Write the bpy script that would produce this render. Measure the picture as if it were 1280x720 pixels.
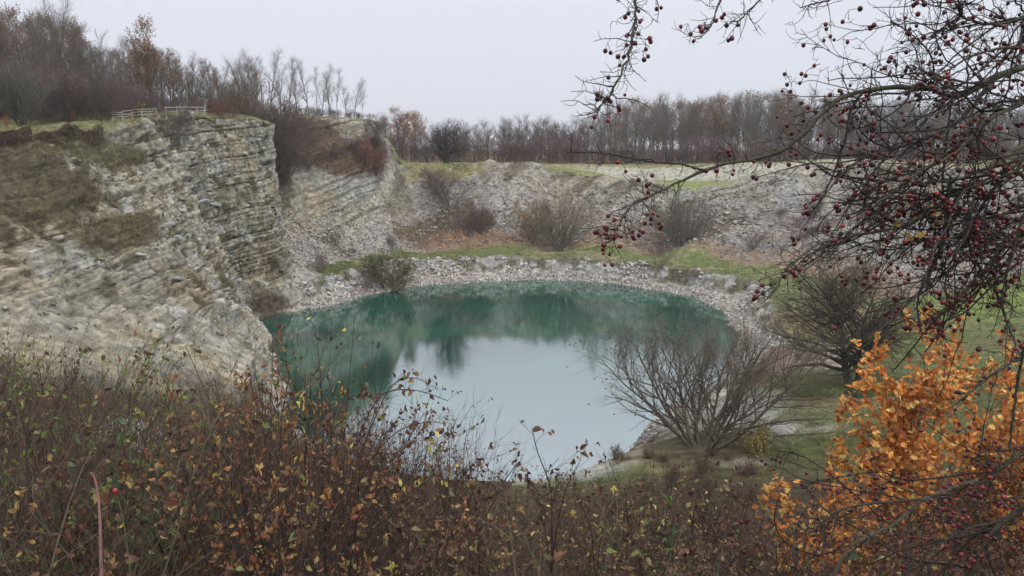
import bpy, math, random, time
import numpy as np
T0 = time.time()
for o in list(bpy.data.objects): bpy.data.objects.remove(o)
S = bpy.context.scene
C = S.collection
# ---------------------------------------------------------------- camera, sky, sun, exposure
FPX = 960.0; PITCH = math.radians(10.3); EYE = 20.0          # eye 20 m above the water
cd = bpy.data.cameras.new('camera'); cam = bpy.data.objects.new('camera', cd); C.objects.link(cam)
cd.sensor_width = 36; cd.lens = 36*FPX/1280; cd.clip_start = 0.05; cd.clip_end = 4000
cam.location = (0, 0, EYE); cam.rotation_euler = (math.pi/2-PITCH, 0, 0)
S.camera = cam
S.view_settings.view_transform = 'Standard'; S.view_settings.look = 'None'
S.view_settings.exposure = 0.0; S.view_settings.gamma = 1
S.view_settings.use_curve_mapping = False
SUN_EL, SUN_AZ = math.radians(52), math.radians(150)          # azimuth clockwise from +Y (behind right of the camera)
w = bpy.data.worlds.new('World'); S.world = w; w.use_nodes = True
nt = w.node_tree; nt.nodes.clear()
wo = nt.nodes.new('ShaderNodeOutputWorld'); bg = nt.nodes.new('ShaderNodeBackground')
sky = nt.nodes.new('ShaderNodeTexSky'); sky.sky_type = 'NISHITA'; sky.sun_disc = False
sky.sun_elevation = SUN_EL; sky.sun_rotation = SUN_AZ
tc = nt.nodes.new('ShaderNodeTexCoord'); sep = nt.nodes.new('ShaderNodeSeparateXYZ')
rmp = nt.nodes.new('ShaderNodeValToRGB')                       # overcast layer: brighter towards the zenith
rmp.color_ramp.elements[0].position = 0.0; rmp.color_ramp.elements[0].color = (.56, .585, .66, 1)
rmp.color_ramp.elements[1].position = 1.0; rmp.color_ramp.elements[1].color = (1.25, 1.25, 1.27, 1)
e = rmp.color_ramp.elements.new(.17); e.color = (.64, .655, .72, 1); e = rmp.color_ramp.elements.new(.42); e.color = (1.02, 1.06, 1.17, 1)
mul = nt.nodes.new('ShaderNodeVectorMath'); mul.operation = 'SCALE'; mul.inputs['Scale'].default_value = 10.0
mx = nt.nodes.new('ShaderNodeMix'); mx.data_type = 'RGBA'; mx.inputs[0].default_value = .94
L = nt.links.new
L(tc.outputs['Generated'], sep.inputs[0]); L(sep.outputs['Z'], rmp.inputs[0])
L(rmp.outputs[0], mul.inputs[0]); L(sky.outputs[0], mx.inputs[6]); L(mul.outputs[0], mx.inputs[7])
L(mx.outputs[2], bg.inputs[0]); bg.inputs[1].default_value = .125
L(bg.outputs[0], wo.inputs[0])
sd = bpy.data.lights.new('sun', 'SUN'); sd.energy = 1.5; sd.angle = math.radians(11); sd.color = (1, .97, .92)
so = bpy.data.objects.new('sun', sd); C.objects.link(so); so.location = (30, -20, 80)
so.rotation_euler = (math.pi/2-SUN_EL, 0, math.pi-SUN_AZ)

# ---------------------------------------------------------------- helpers
R = np.random.default_rng(7)
def ray(px, py):
    u = (px-640)/FPX; v = (360-py)/FPX
    return u, math.cos(PITCH)+v*math.sin(PITCH), -math.sin(PITCH)+v*math.cos(PITCH)
def PD(px, py, D):
    x, y, z = ray(px, py); s = D/y; return np.array((x*s, D, EYE+z*s))
def PZ(px, py, zz):
    x, y, z = ray(px, py); s = (zz-EYE)/z; return np.array((x*s, y*s, zz))
def proj(p):
    x, y, z = p[0], p[1], p[2]-EYE
    d = y*math.cos(PITCH)-z*math.sin(PITCH); up = y*math.sin(PITCH)+z*math.cos(PITCH)
    return 640+FPX*x/d, 360-FPX*up/d
def norm(v): return v/np.maximum(np.linalg.norm(v, axis=-1, keepdims=True), 1e-9)
def hsh(i, seed=0):
    h = (i.astype(np.int64)*374761393+seed*668265263+1274126177) & 0xffffffff
    h = ((h ^ (h >> 13))*1274126177) & 0xffffffff
    h = (h ^ (h >> 16)) & 0xffff
    return h/65535.0
def hsh3(ix, iy, iz, seed=0):
    h = (ix.astype(np.int64)*73856093 ^ iy.astype(np.int64)*19349663 ^ iz.astype(np.int64)*83492791)+seed*974634777
    h &= 0xffffffff
    h = ((h ^ (h >> 13))*1274126177) & 0xffffffff
    return ((h ^ (h >> 16)) & 0xffff)/65535.0
def vn(P, f, seed=0):                                          # value noise in [-1,1]
    q = P*f; i = np.floor(q).astype(np.int64); t = q-i; t = t*t*(3-2*t)
    r = 0
    for a in (0, 1):
        wx = t[..., 0] if a else 1-t[..., 0]
        for b in (0, 1):
            wy = t[..., 1] if b else 1-t[..., 1]
            for c in (0, 1):
                wz = t[..., 2] if c else 1-t[..., 2]
                r = r+wx*wy*wz*hsh3(i[..., 0]+a, i[..., 1]+b, i[..., 2]+c, seed)
    return r*2-1
def fbm(P, f, o=4, seed=0, g=.5):
    r = 0; a = 1; s = 0
    for k in range(o):
        r = r+a*vn(P, f, seed+k*17); s += a; a *= g; f *= 2.03
    return r/s
def ss(a, b, x): t = np.clip((x-a)/(b-a), 0, 1); return t*t*(3-2*t)

def mesh_np(name, V, quads=None, tris=None, col=None, mats=(), smooth=False):
    me = bpy.data.meshes.new(name)
    V = np.asarray(V, dtype=np.float32)
    nq = 0 if quads is None else len(quads); ntr = 0 if tris is None else len(tris)
    me.vertices.add(len(V)); me.vertices.foreach_set('co', V.ravel())
    idx = []
    if nq: idx.append(np.asarray(quads).ravel())
    if ntr: idx.append(np.asarray(tris).ravel())
    idx = np.concatenate(idx).astype(np.int32)
    st = np.concatenate([np.arange(nq)*4, nq*4+np.arange(ntr)*3]).astype(np.int32)
    me.loops.add(len(idx)); me.loops.foreach_set('vertex_index', idx)
    me.polygons.add(nq+ntr); me.polygons.foreach_set('loop_start', st)
    if smooth: me.polygons.foreach_set('use_smooth', np.ones(nq+ntr, dtype=bool))
    if col is not None:
        a = me.color_attributes.new('Col', 'FLOAT_COLOR', 'POINT')
        c = np.ones((len(V), 4), dtype=np.float32); c[:, :3] = col
        a.data.foreach_set('color', c.ravel())
    for m in mats: me.materials.append(m)
    me.update(calc_edges=True)
    return me
def link(name, me, parent=None, kind=None, label=None, cat=None, group=None):
    o = bpy.data.objects.new(name, me); C.objects.link(o)
    if parent is not None: o.parent = parent
    if kind: o['kind'] = kind
    if label: o['label'] = label
    if cat: o['category'] = cat
    if group: o['group'] = group
    return o
class Acc:                                                      # collects vertices, faces and albedo
    def __init__(s): s.V = []; s.Q = []; s.T = []; s.c = []; s.n = 0
    def add(s, V, Q=None, T=None, col=(.5, .5, .5)):
        V = np.asarray(V, float).reshape(-1, 3)
        if Q is not None and len(Q): s.Q.append(np.asarray(Q).reshape(-1, 4)+s.n)
        if T is not None and len(T): s.T.append(np.asarray(T).reshape(-1, 3)+s.n)
        c = np.broadcast_to(np.asarray(col, float), (len(V), 3))
        s.V.append(V); s.c.append(c); s.n += len(V)
    def mesh(s, name, mats, smooth=False):
        return mesh_np(name, np.concatenate(s.V), np.concatenate(s.Q) if s.Q else None,
                       np.concatenate(s.T) if s.T else None, np.concatenate(s.c), mats, smooth)

# ---------------------------------------------------------------- materials
def new_mat(name):
    m = bpy.data.materials.new(name); m.use_nodes = True
    return m, m.node_tree, m.node_tree.nodes['Principled BSDF']
def attr_mat(name, rough=.9, nscale=3.0, contrast=.35, bump=.0, bscale=20, objrand=0., spec=.25, dist=.05, transl=0., coords='Object'):
    m, t, p = new_mat(name); N = t.nodes; K = t.links.new
    a = N.new('ShaderNodeVertexColor'); a.layer_name = 'Col'
    co = N.new('ShaderNodeTexCoord')
    n = N.new('ShaderNodeTexNoise'); n.inputs['Scale'].default_value = nscale; n.inputs['Detail'].default_value = 6
    n.inputs['Roughness'].default_value = .65
    K(co.outputs[coords], n.inputs['Vector'])
    mr = N.new('ShaderNodeMapRange'); mr.inputs[1].default_value = .3; mr.inputs[2].default_value = .7
    mr.inputs[3].default_value = 1-contrast; mr.inputs[4].default_value = 1+contrast
    K(n.outputs[0], mr.inputs[0])
    v = N.new('ShaderNodeVectorMath'); v.operation = 'SCALE'
    K(a.outputs[0], v.inputs[0]); K(mr.outputs[0], v.inputs['Scale'])
    out = v.outputs[0]
    if objrand:
        oi = N.new('ShaderNodeObjectInfo'); m2 = N.new('ShaderNodeMapRange')
        m2.inputs[3].default_value = 1-objrand; m2.inputs[4].default_value = 1+objrand
        K(oi.outputs['Random'], m2.inputs[0])
        v2 = N.new('ShaderNodeVectorMath'); v2.operation = 'SCALE'
        K(out, v2.inputs[0]); K(m2.outputs[0], v2.inputs['Scale']); out = v2.outputs[0]
    K(out, p.inputs['Base Color'])
    p.inputs['Roughness'].default_value = rough; p.inputs['Specular IOR Level'].default_value = spec
    if bump:
        b = N.new('ShaderNodeBump'); b.inputs['Strength'].default_value = bump; b.inputs['Distance'].default_value = dist
        n2 = N.new('ShaderNodeTexNoise'); n2.inputs['Scale'].default_value = bscale; n2.inputs['Detail'].default_value = 8
        n2.inputs['Roughness'].default_value = .7
        K(co.outputs[coords], n2.inputs['Vector']); K(n2.outputs[0], b.inputs['Height']); K(b.outputs[0], p.inputs['Normal'])
    if transl:
        tr = N.new('ShaderNodeBsdfTranslucent'); K(out, tr.inputs[0])
        ms = N.new('ShaderNodeMixShader'); ms.inputs[0].default_value = transl
        o = N['Material Output']; K(p.outputs[0], ms.inputs[1]); K(tr.outputs[0], ms.inputs[2]); K(ms.outputs[0], o.inputs[0])
    return m
M_ROCK = attr_mat('limestone', .92, 1.3, .35, 1.0, 3.2, dist=.30, spec=.15)
def add_cells(m, scale, lo, hi, stretch=(1, 1, 1.6)):           # broken stone: every chip has its own tone
    t = m.node_tree; N = t.nodes; K = t.links.new; p = N['Principled BSDF']
    src = p.inputs['Base Color'].links[0].from_socket
    co = N.new('ShaderNodeTexCoord'); mp = N.new('ShaderNodeMapping'); mp.inputs['Scale'].default_value = stretch
    K(co.outputs['Object'], mp.inputs[0])
    for sc, a, b in ((scale, lo, hi), (scale*2.7, (lo+1)/2, (hi+1)/2)):
        v = N.new('ShaderNodeTexVoronoi'); v.inputs['Scale'].default_value = sc; K(mp.outputs[0], v.inputs['Vector'])
        sx = N.new('ShaderNodeSeparateColor'); K(v.outputs['Color'], sx.inputs[0])
        mr = N.new('ShaderNodeMapRange'); mr.inputs[3].default_value = a; mr.inputs[4].default_value = b; K(sx.outputs[0], mr.inputs[0])
        q = N.new('ShaderNodeVectorMath'); q.operation = 'SCALE'; K(src, q.inputs[0]); K(mr.outputs[0], q.inputs['Scale']); src = q.outputs[0]
    K(src, p.inputs['Base Color'])
add_cells(M_ROCK, 1.5, .78, 1.22)
M_STONE = attr_mat('loose_stone', .9, 2.0, .25, .5, 6, objrand=.25, dist=.05, spec=.2)
M_GRASS = attr_mat('grass_blades', .8, .6, .3, transl=.25, spec=.2)
M_BARK = attr_mat('bark', .85, 6, .3, spec=.2)
M_LEAF = attr_mat('dry_leaf', .65, 30, .4, spec=.3, transl=.25)
M_HBARK = attr_mat('mossy_bark', .8, 60, .5, .5, 220, dist=.002, spec=.25)
M_WOOD = attr_mat('weathered_wood', .8, 4, .3, .4, 20, dist=.02)
def berry_mat():
    m, t, p = new_mat('berry_skin'); N = t.nodes; K = t.links.new
    a = N.new('ShaderNodeVertexColor'); a.layer_name = 'Col'
    oi = N.new('ShaderNodeObjectInfo'); mr = N.new('ShaderNodeMapRange'); mr.inputs[3].default_value = .55; mr.inputs[4].default_value = 1.25
    v = N.new('ShaderNodeVectorMath'); v.operation = 'SCALE'
    K(oi.outputs['Random'], mr.inputs[0]); K(a.outputs[0], v.inputs[0]); K(mr.outputs[0], v.inputs['Scale'])
    K(v.outputs[0], p.inputs['Base Color']); p.inputs['Roughness'].default_value = .33
    p.inputs['Specular IOR Level'].default_value = .45
    return m
M_BERRY = berry_mat()
def water_mat():
    m, t, p = new_mat('pond_water'); N = t.nodes; K = t.links.new
    N.remove(p)
    co = N.new('ShaderNodeTexCoord')
    # body colour: murky turquoise with drifting darker beds
    n = N.new('ShaderNodeTexNoise'); n.inputs['Scale'].default_value = .07; n.inputs['Detail'].default_value = 5
    mp = N.new('ShaderNodeMapping'); mp.inputs['Scale'].default_value = (1, 1.6, 1)
    K(co.outputs['Object'], mp.inputs[0]); K(mp.outputs[0], n.inputs['Vector'])
    r = N.new('ShaderNodeValToRGB'); r.color_ramp.elements[0].position = .34; r.color_ramp.elements[1].position = .66
    r.color_ramp.elements[0].color = WDARK; r.color_ramp.elements[1].color = WLIGHT
    K(n.outputs[0], r.inputs[0])
    d = N.new('ShaderNodeBsdfDiffuse'); K(r.outputs[0], d.inputs[0])
    g = N.new('ShaderNodeBsdfGlossy'); g.inputs['Roughness'].default_value = .035; g.inputs['Color'].default_value = (.98, .985, 1, 1)
    f = N.new('ShaderNodeFresnel'); f.inputs['IOR'].default_value = W_IOR
    b = N.new('ShaderNodeBump'); b.inputs['Strength'].default_value = .12; b.inputs['Distance'].default_value = .03
    n2 = N.new('ShaderNodeTexNoise'); n2.inputs['Scale'].default_value = 2.2; n2.inputs['Detail'].default_value = 4
    K(co.outputs['Object'], n2.inputs['Vector']); K(n2.outputs[0], b.inputs['Height'])
    K(b.outputs[0], g.inputs['Normal'])
    ms = N.new('ShaderNodeMixShader'); K(f.outputs[0], ms.inputs[0]); K(d.outputs[0], ms.inputs[1]); K(g.outputs[0], ms.inputs[2])
    K(ms.outputs[0], N['Material Output'].inputs[0])
    return m
WDARK = (.001, .035, .024, 1); WLIGHT = (.002, .085, .056, 1); W_IOR = 4.8
M_WATER = water_mat()
# ---------------------------------------------------------------- terrain: rings round the pond, each (azimuth deg, radius, height)
CX, CY = 0.0, 80.0
SH = [(-180, 37), (-168, 36.5), (-155, 32), (-143, 28.5), (-132, 25.9), (-111, 23.8), (-98, 25), (-86, 26.9), (-75, 31.5), (-68, 30.6), (-62, 29.4), (-52, 30), (-45, 30.5), (-35, 32),
      (-27, 33.7), (-15, 35), (-4, 35.6), (11, 37), (23, 37), (36, 35.5), (50, 32.4), (66, 28.6), (80, 25.2), (92, 23.4), (110, 22.8), (128, 23.6), (145, 24.6), (155, 27), (165, 31.4), (172, 36)]
R4 = [(-180, 39.5, 1.6), (-150, 35, 2.2), (-132, 28.5, 3), (-111, 26.3, 3.2), (-95, 27.6, 3.2), (-86, 29.0, 3), (-75, 32.8, 3.2), (-64, 31.6, 3.2), (-56, 32.8, 3), (-40, 35.8, 3), (-24, 41, 3), (-14, 42, 3),
      (-4, 40.6, 3), (11, 41, 3), (26, 40, 2.9), (42, 38.2, 2.9), (60, 36.4, 3), (79, 29.8, 2.5), (93, 28, 2), (110, 28, 1.8), (128, 28.2, 1.8), (145, 28.6, 2.0), (155, 31.6, 2.0), (165, 35.3, 2)]
R5 = [(-180, 42, 2.4), (-150, 38, 3.5), (-132, 33, 4.8), (-111, 27.8, 5), (-95, 28.8, 5), (-86, 30.2, 5), (-75, 33.3, 5), (-64, 32, 5), (-57, 33.6, 4.4), (-48, 36.6, 4.4), (-40, 39.5, 4), (-24, 46.5, 4.1), (-14, 49.5, 4.1),
      (-4, 50, 4.1), (9, 51, 4.1), (26, 52, 4.2), (42, 49, 4.2), (60, 44, 4.2), (79, 45, 4.6), (93, 53, 5.6), (110, 52, 6.2), (125, 48, 6), (140, 42, 4.6), (156, 43, 3.4), (168, 42, 2.7)]
R6 = [(-180, 55, 6.4), (-150, 52, 8), (-134, 45, 9), (-121, 36, 9.2), (-111, 31, 9.5), (-100, 30.3, 9.5), (-90, 31.2, 9.5), (-84, 32.4, 10), (-75, 34, 10.5), (-64, 32.6, 10.5), (-60, 33.2, 10.2), (-58.6, 33.6, 10), (-56.8, 37.5, 9), (-54, 38.8, 8.6), (-48, 40.5, 8.5), (-36, 44.5, 8.5),
      (-23, 53, 9), (-16, 56, 8.5), (1, 57, 8.5), (21, 57, 7.4), (38, 58, 7.2), (53, 61, 9), (62, 61, 9), (70, 61, 9), (93, 65, 10), (110, 64, 9.5), (125, 62, 9), (140, 57, 8), (150, 57, 8), (165, 56, 6.8)]
R7 = [(-180, 70, 13.2), (-150, 70, 14.5), (-134, 53, 15), (-121, 40.5, 14.6), (-111, 36, 15), (-100, 34.3, 15.5), (-90, 34.4, 16), (-84, 35.4, 16.5), (-75, 35.3, 17), (-64, 33.6, 17), (-60, 34, 17), (-58.6, 34.6, 16.8), (-56.8, 40.5, 15.5), (-54, 42.5, 15.6), (-48, 44.5, 16), (-36, 47.2, 17),
      (-23, 57, 17.5), (-20, 60.5, 16), (-16, 64, 13.5), (1, 63.5, 12.9), (21, 60.8, 10.6), (38, 61, 10.6), (45, 65, 13), (53, 67.5, 13.4), (62, 68, 13), (70, 67.5, 13), (93, 73, 14), (110, 70, 14), (125, 70, 14), (140, 69, 13.4), (165, 69, 12.4)]
R8 = [(-180, 79.3, 18.2), (-160, 84, 19), (-150, 84, 20), (-130, 60.6, 21), (-117, 44, 21.1), (-110, 41.5, 21.4), (-102, 39, 21.6), (-92, 38.2, 22.2), (-84, 37.8, 23), (-74, 36.2, 23.6), (-64, 34.4, 23.6), (-60, 34.6, 23.2), (-58.6, 35.2, 22.8), (-56.8, 42, 23.2), (-54, 45, 23.6), (-48, 47.5, 24), (-36, 49.6, 24.5),
      (-23, 59.8, 24.8), (-20, 63.7, 22.2), (-16, 70.6, 17.2), (-8, 71, 16.9), (1, 70, 16.9), (12, 67, 15.4), (21, 64.3, 13.4), (36, 63.4, 13.4), (42, 68, 15.5), (46, 73.5, 17.8), (53, 74.3, 17.5), (62, 75, 16.8), (70, 73.7, 16.3), (93, 78, 17.5), (120, 76, 18), (140, 76, 18.2), (165, 78, 18.2)]
R9 = [(-180, 81, 18.35), (-150, 87, 20.3), (-117, 46, 21.3), (-84, 39.5, 23.3), (-64, 36.5, 23.9), (-59, 37.5, 23.6), (-56, 46, 24), (-54, 47.5, 24), (-48, 50, 24.4), (-36, 52, 24.8), (-23, 62, 24.8), (-16, 73, 17), (1, 72.5, 16.9), (12, 71.5, 15.6), (21, 72, 13.9), (36, 71.5, 13.9), (42, 73.5, 15.8), (48, 76, 17.7), (62, 77.5, 17), (93, 80, 17.8), (140, 79, 18.3)]
R10 = [(-180, 84, 18.4), (-150, 90, 20.5), (-117, 50, 21.4), (-100, 45, 21.7), (-84, 43, 23.2), (-64, 40, 24.3), (-59, 41.5, 24.2), (-55, 50, 24.5), (-48, 54, 25), (-36, 56, 25.2), (-23, 66, 24.8), (-16, 78, 16.9), (1, 76, 16.9), (12, 76, 16.6), (21, 77.3, 16.7), (36, 77.5, 17.2), (48, 79.5, 17.9), (62, 81, 17.2), (93, 84, 18), (140, 83, 18.3)]
R11 = [(-180, 130, 18.5), (-150, 120, 21), (-117, 80, 22.2), (-100, 75, 23), (-84, 75, 24.2), (-64, 75, 26), (-48, 78, 26.6), (-30, 95, 26), (-22, 110, 22), (-14, 125, 17.2), (1, 125, 17), (21, 125, 17), (48, 125, 17.5), (93, 130, 18), (140, 130, 18.5)]
def ring(tab, phi):
    t = sorted(tab); a = np.array([q[0] for q in t], float)
    a = np.concatenate([a-360, a, a+360]); out = []
    for j in range(1, len(t[0])):
        v = np.tile(np.array([q[j] for q in t], float), 3)
        # monotone cubic (Fritsch-Carlson style tangents)
        h = np.diff(a); d = np.diff(v)/h
        m = np.zeros_like(v); m[1:-1] = np.where(d[:-1]*d[1:] > 0, 2*d[:-1]*d[1:]/(d[:-1]+d[1:]+1e-12), 0)
        i = np.clip(np.searchsorted(a, phi, side='right')-1, 0, len(a)-2)
        s = (phi-a[i])/h[i]; s2 = s*s; s3 = s2*s
        out.append((2*s3-3*s2+1)*v[i]+(s3-2*s2+s)*h[i]*m[i]+(-2*s3+3*s2)*v[i+1]+(s3-s2)*h[i]*m[i+1])
    return out
def rings(phi):
    phi = np.asarray(phi, float)
    sh = ring(SH, phi)[0]
    q_ = np.radians(phi); sh = sh+.35*np.sin(q_*9)+.3*np.sin(q_*17+1)+.15*np.sin(q_*37+2)
    r = [np.zeros_like(sh), sh*.55, sh*.9, sh]
    z = [sh*0-7, sh*0-5, sh*0-1.6, sh*0-.12]
    r4, z4 = ring(R4, phi)
    left = ss(-140, -128, phi)*(1-ss(-66, -58, phi))
    r.append(sh+(r4-sh)*.55); z.append(.75+.5*left)
    for tb in (R4, R5, R6, R7, R8, R9, R10, R11):
        a, b = ring(tb, phi); r.append(a); z.append(b)
    r.append(sh*0+900); z.append(sh*0+18)
    for k in range(1, len(r)): r[k] = np.maximum(r[k], r[k-1]+.25)
    return np.array(r), np.array(z)
# ring numbers: 0 centre 1 2 bed, 3 shore, 4 beach top, 5 bank top, 6 ledge outer/foot, 7 mid, 8 mid, 9 rim, 10, 11, 12 far plateau, 13 horizon
PHT = np.arange(-180, 180.01, .25); RT, ZT = rings(PHT)
def ground(x, y):
    x = np.atleast_1d(np.asarray(x, float)); y = np.atleast_1d(np.asarray(y, float))
    ph = np.degrees(np.arctan2(x-CX, y-CY)); r = np.hypot(x-CX, y-CY)
    i = np.clip(np.round((ph+180)/.25).astype(int), 0, len(PHT)-1)
    out = np.empty_like(x)
    for n in range(len(x)): out[n] = np.interp(r[n], RT[:, i[n]], ZT[:, i[n]])
    return out
def gz(x, y): return float(ground([x], [y])[0])

def seg(a, b, step): n = max(2, int(abs(b-a)/step)); return np.linspace(a, b, n, endpoint=False)
phis = np.concatenate([seg(-180, -138, .6), seg(-138, -118, .22), seg(-118, -60, .125), seg(-60, -18, .17), seg(-18, 46, .21), seg(46, 84, .30), seg(84, 150, .6), seg(150, 180, .45)])
phis = np.append(phis, 180.0)
rs, zs = rings(phis)
steps = [(0, 1, 4), (1, 2, 5), (2, 3, 6), (3, 4, 12), (4, 5, 16), (5, 6, 22), (6, 7, 62), (7, 8, 66), (8, 9, 62), (9, 10, 14), (10, 11, 14), (11, 12, 30), (12, 13, 8)]
kk = np.concatenate([seg(a, b, (b-a)/n) for a, b, n in steps]+[[13.0]])
ki = np.minimum(kk.astype(int), 12); kf = kk-ki
kf = np.where(ki == 12, kf**2.5, kf)
RR = rs[ki]+(rs[ki+1]-rs[ki])*kf[:, None]; ZZ = zs[ki]+(zs[ki+1]-zs[ki])*kf[:, None]
PHI = np.broadcast_to(phis, RR.shape); K = np.broadcast_to(kk[:, None], RR.shape)
P = np.stack([CX+RR*np.sin(np.radians(PHI)), CY+RR*np.cos(np.radians(PHI)), ZZ], -1)
def normals(P):
    du = np.gradient(P, axis=1); dv = np.gradient(P, axis=0)
    n = norm(np.cross(du, dv)); return np.where(n[..., 2:3] < -.2, -n, n)
Nn = normals(P)
# weights
wl = ss(-142, -124, PHI)*(1-ss(-61, -57, PHI))                      # left cliff
wrec = ss(-61, -57, PHI)*(1-ss(-24, -15, PHI))                      # recess with dark scree
wfar = ss(-24, -15, PHI)*(1-ss(94, 112, PHI))                       # far slopes
wall = ss(5.2, 6.1, K)*(1-ss(9.0, 9.5, K))
pl = PHI*0.6
# large folds
big = fbm(P, .11, 3, 3)
butt = np.abs(vn(P*np.array([1, 1, .25]), .22, 9))                  # vertical ribs
wdip = ss(-59, -57, PHI)
BED = P[..., 2]-(.15+.07*wdip)*P[..., 0]-(.055+.05*wdip)*P[..., 1]+(.5+.6*wdip)*vn(P, .07, 21)+.25*vn(P, .35, 22)
BEDW = BED+.35*vn(np.stack([BED, BED*0, BED*0], -1), .9, 5)
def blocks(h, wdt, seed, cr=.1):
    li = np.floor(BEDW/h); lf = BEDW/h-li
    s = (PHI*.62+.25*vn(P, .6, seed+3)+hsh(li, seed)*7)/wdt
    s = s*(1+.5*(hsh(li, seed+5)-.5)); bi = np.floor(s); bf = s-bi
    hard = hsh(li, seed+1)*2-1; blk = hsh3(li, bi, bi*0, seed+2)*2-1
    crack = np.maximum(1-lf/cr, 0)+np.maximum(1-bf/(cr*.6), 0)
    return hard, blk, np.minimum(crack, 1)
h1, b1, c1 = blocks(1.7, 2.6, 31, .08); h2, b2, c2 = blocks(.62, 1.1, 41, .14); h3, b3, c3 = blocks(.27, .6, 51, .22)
rough = ss(-.3, .35, fbm(P, .16, 2, 61))                            # where blocky, where smooth
lays = ss(-.35, .3, fbm(P, .13, 2, 65))
b0 = BEDW/3.1; l0 = np.floor(b0); f0 = b0-l0; led = (hsh(l0, 301)*.7+.45)*(f0-.5)*1.3
s0 = (PHI*.62+.6*vn(P, .25, 303))/3.6+hsh(l0, 304)*.6; j0 = np.floor(s0); g0 = s0-j0; pil = (hsh(j0, 305)-.5)*.9+(g0-.5)*.5*np.sign(hsh(j0, 306)-.5)
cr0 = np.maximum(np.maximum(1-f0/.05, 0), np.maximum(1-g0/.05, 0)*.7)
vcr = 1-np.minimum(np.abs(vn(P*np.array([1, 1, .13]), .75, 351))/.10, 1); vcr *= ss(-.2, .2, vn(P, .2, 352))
cl = .8*big+.9*(butt-.4)-.3*vcr+.75*led*(.35+.65*lays)+pil-.3*cr0+lays*.22*h1+.34*b1*rough-.22*c1*lays+lays*.16*h2+.26*b2*(.3+.7*rough)-.15*c2*(.3+.7*lays)+.09*h3+.10*b3-.08*c3+.24*fbm(P, .8, 4, 71)
f3 = fbm(P, .9, 3, 81); f4 = vn(P, 3.1, 85); f5 = vn(P, 6.0, 86)
rub = .35*big+.22*f3+.13*f4+.07*f5
recs = ss(6.5, 6.9, K+.3*vn(P, .12, 311))*(1-ss(8.8, 9.1, K))*(1-ss(-26, -22, PHI))*ss(-62, -56, PHI)
gul = np.abs(vn(np.stack([PHI*.35, K*.6, K*0], -1), 1.0, 77))       # gullies down the loose slopes
D = wl*wall*cl+wrec*wall*(recs*.6*(.35*h1+.25*h2+.1*h3+.12*b2-.12*c2+.25*f3+(.15+.85*ss(-.3, .4, fbm(P, .18, 2, 331)))*.9*(BEDW/2.4-np.floor(BEDW/2.4)-.5)+.5*fbm(P, .5, 3, 332))+(1-recs)*(rub*1.1-.5*(1-gul)**4))
fan = fbm(np.stack([PHI*.11, K*.15, K*0], -1), 1.0, 2, 321)
D += wfar*wall*(rub*1.0-.7*(1-gul)**3+2.2*fan+.25*ss(7, 8.8, K)*(h2*.6+b2*.3-.5*c2))
wcl = np.exp(-((PHI-41.5)/3.2)**2)*ss(6.8, 7.5, K)*(1-ss(9, 9.2, K))    # pale bluff at the right
D += wcl*(1.4+.5*(butt-.3)+.25*b2-.2*c2)
bank = ss(3.1, 3.6, K)*(1-ss(5.0, 5.25, K)); near = ss(112, 140, PHI)+(1-ss(-165, -150, PHI)); near = np.clip(near, 0, 1)
D += bank*(1-.5*near)*(.35*f3+.2*f4+.16*b2-.12*c2)+bank*.6*fbm(P, .3, 2, 87)
D += ss(5.0, 5.3, K)*near*(.35*fbm(P, .12, 3, 88)+.05*f3)*(1-ss(8.6, 9.3, K))
D += ss(9.3, 10.5, K)*(.30*big+.07*f3)*(1-ss(12, 12.5, K))
D += (1-wl)*ss(5, 5.2, K)*(1-ss(5.9, 6.2, K))*(.25*fbm(P, .2, 2, 89)+.04*f3)
D *= 1-.6*ss(-138, -180, -np.abs(PHI))*0
rng9 = (ss(8.9, 9.0, K)*(1-ss(9.0, 9.6, K)))*(1-near)
D += rng9*.45*fbm(P, .30, 3, 91)+(1-near)*(1-wl)*ss(8.6, 9, K)*(1-ss(11, 12, K))*.7*fbm(P, .10, 2, 92)
# seam at +-180 must agree
seam = ss(160, 179, np.abs(PHI)); D *= (1-seam)
# keep the pocket round the camera calm
D *= ss(3, 9, np.hypot(P[..., 0], P[..., 1]))
P2 = P+Nn*D[..., None]
# ---- bare albedo of each kind of ground
def c3(r, g, b): return np.array([r, g, b])
def mixc(A, B, t): return A*(1-t[..., None])+B*t[..., None]
nA = fbm(P, .25, 4, 101); nB = fbm(P, .9, 3, 105); nC = fbm(P, 3.0, 2, 109); nD = fbm(P, .08, 3, 111)
col = np.zeros(P.shape)+c3(.335, .312, .25)
col = mixc(col, np.zeros(P.shape)+c3(.40, .33, .21), ss(-.1, .45, nA)*.65)                 # ochre stain
col = mixc(col, np.zeros(P.shape)+c3(.30, .32, .33), ss(.1, .5, vn(P, .2, 131))*(.5-.25*wl))      # blue-grey marl
lay = hsh(np.floor(BEDW/.62), 41); lay3 = hsh(np.floor(BEDW/.27), 51)
col *= (1.02+((lay-.5)*.3+(lay3-.5)*.2)*ss(-.3, .3, fbm(P, .13, 2, 65))+.22*b2*(.3+.7*rough)+.12*b3)[..., None]
whi = wl*ss(.10, .45, vn(P*np.array([1, 1, .4]), .5, 141))*ss(-.1, .3, nB)
col = mixc(col, np.zeros(P.shape)+c3(.58, .58, .56), whi*.65)  # fresh white calcite faces
col *= (1-.6*cr0*wl-.4*c1*wl-.25*c2*wl-.35*vcr*wl)[..., None]                            # cliff albedo darker inside cracks and joints
moss = wl*ss(.15, .5, fbm(P, .45, 3, 151)+.25*nC)
col = mixc(col, np.zeros(P.shape)+c3(.14, .13, .075), moss*.75)
scr = np.zeros(P.shape)+c3(.36, .33, .315)
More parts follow.
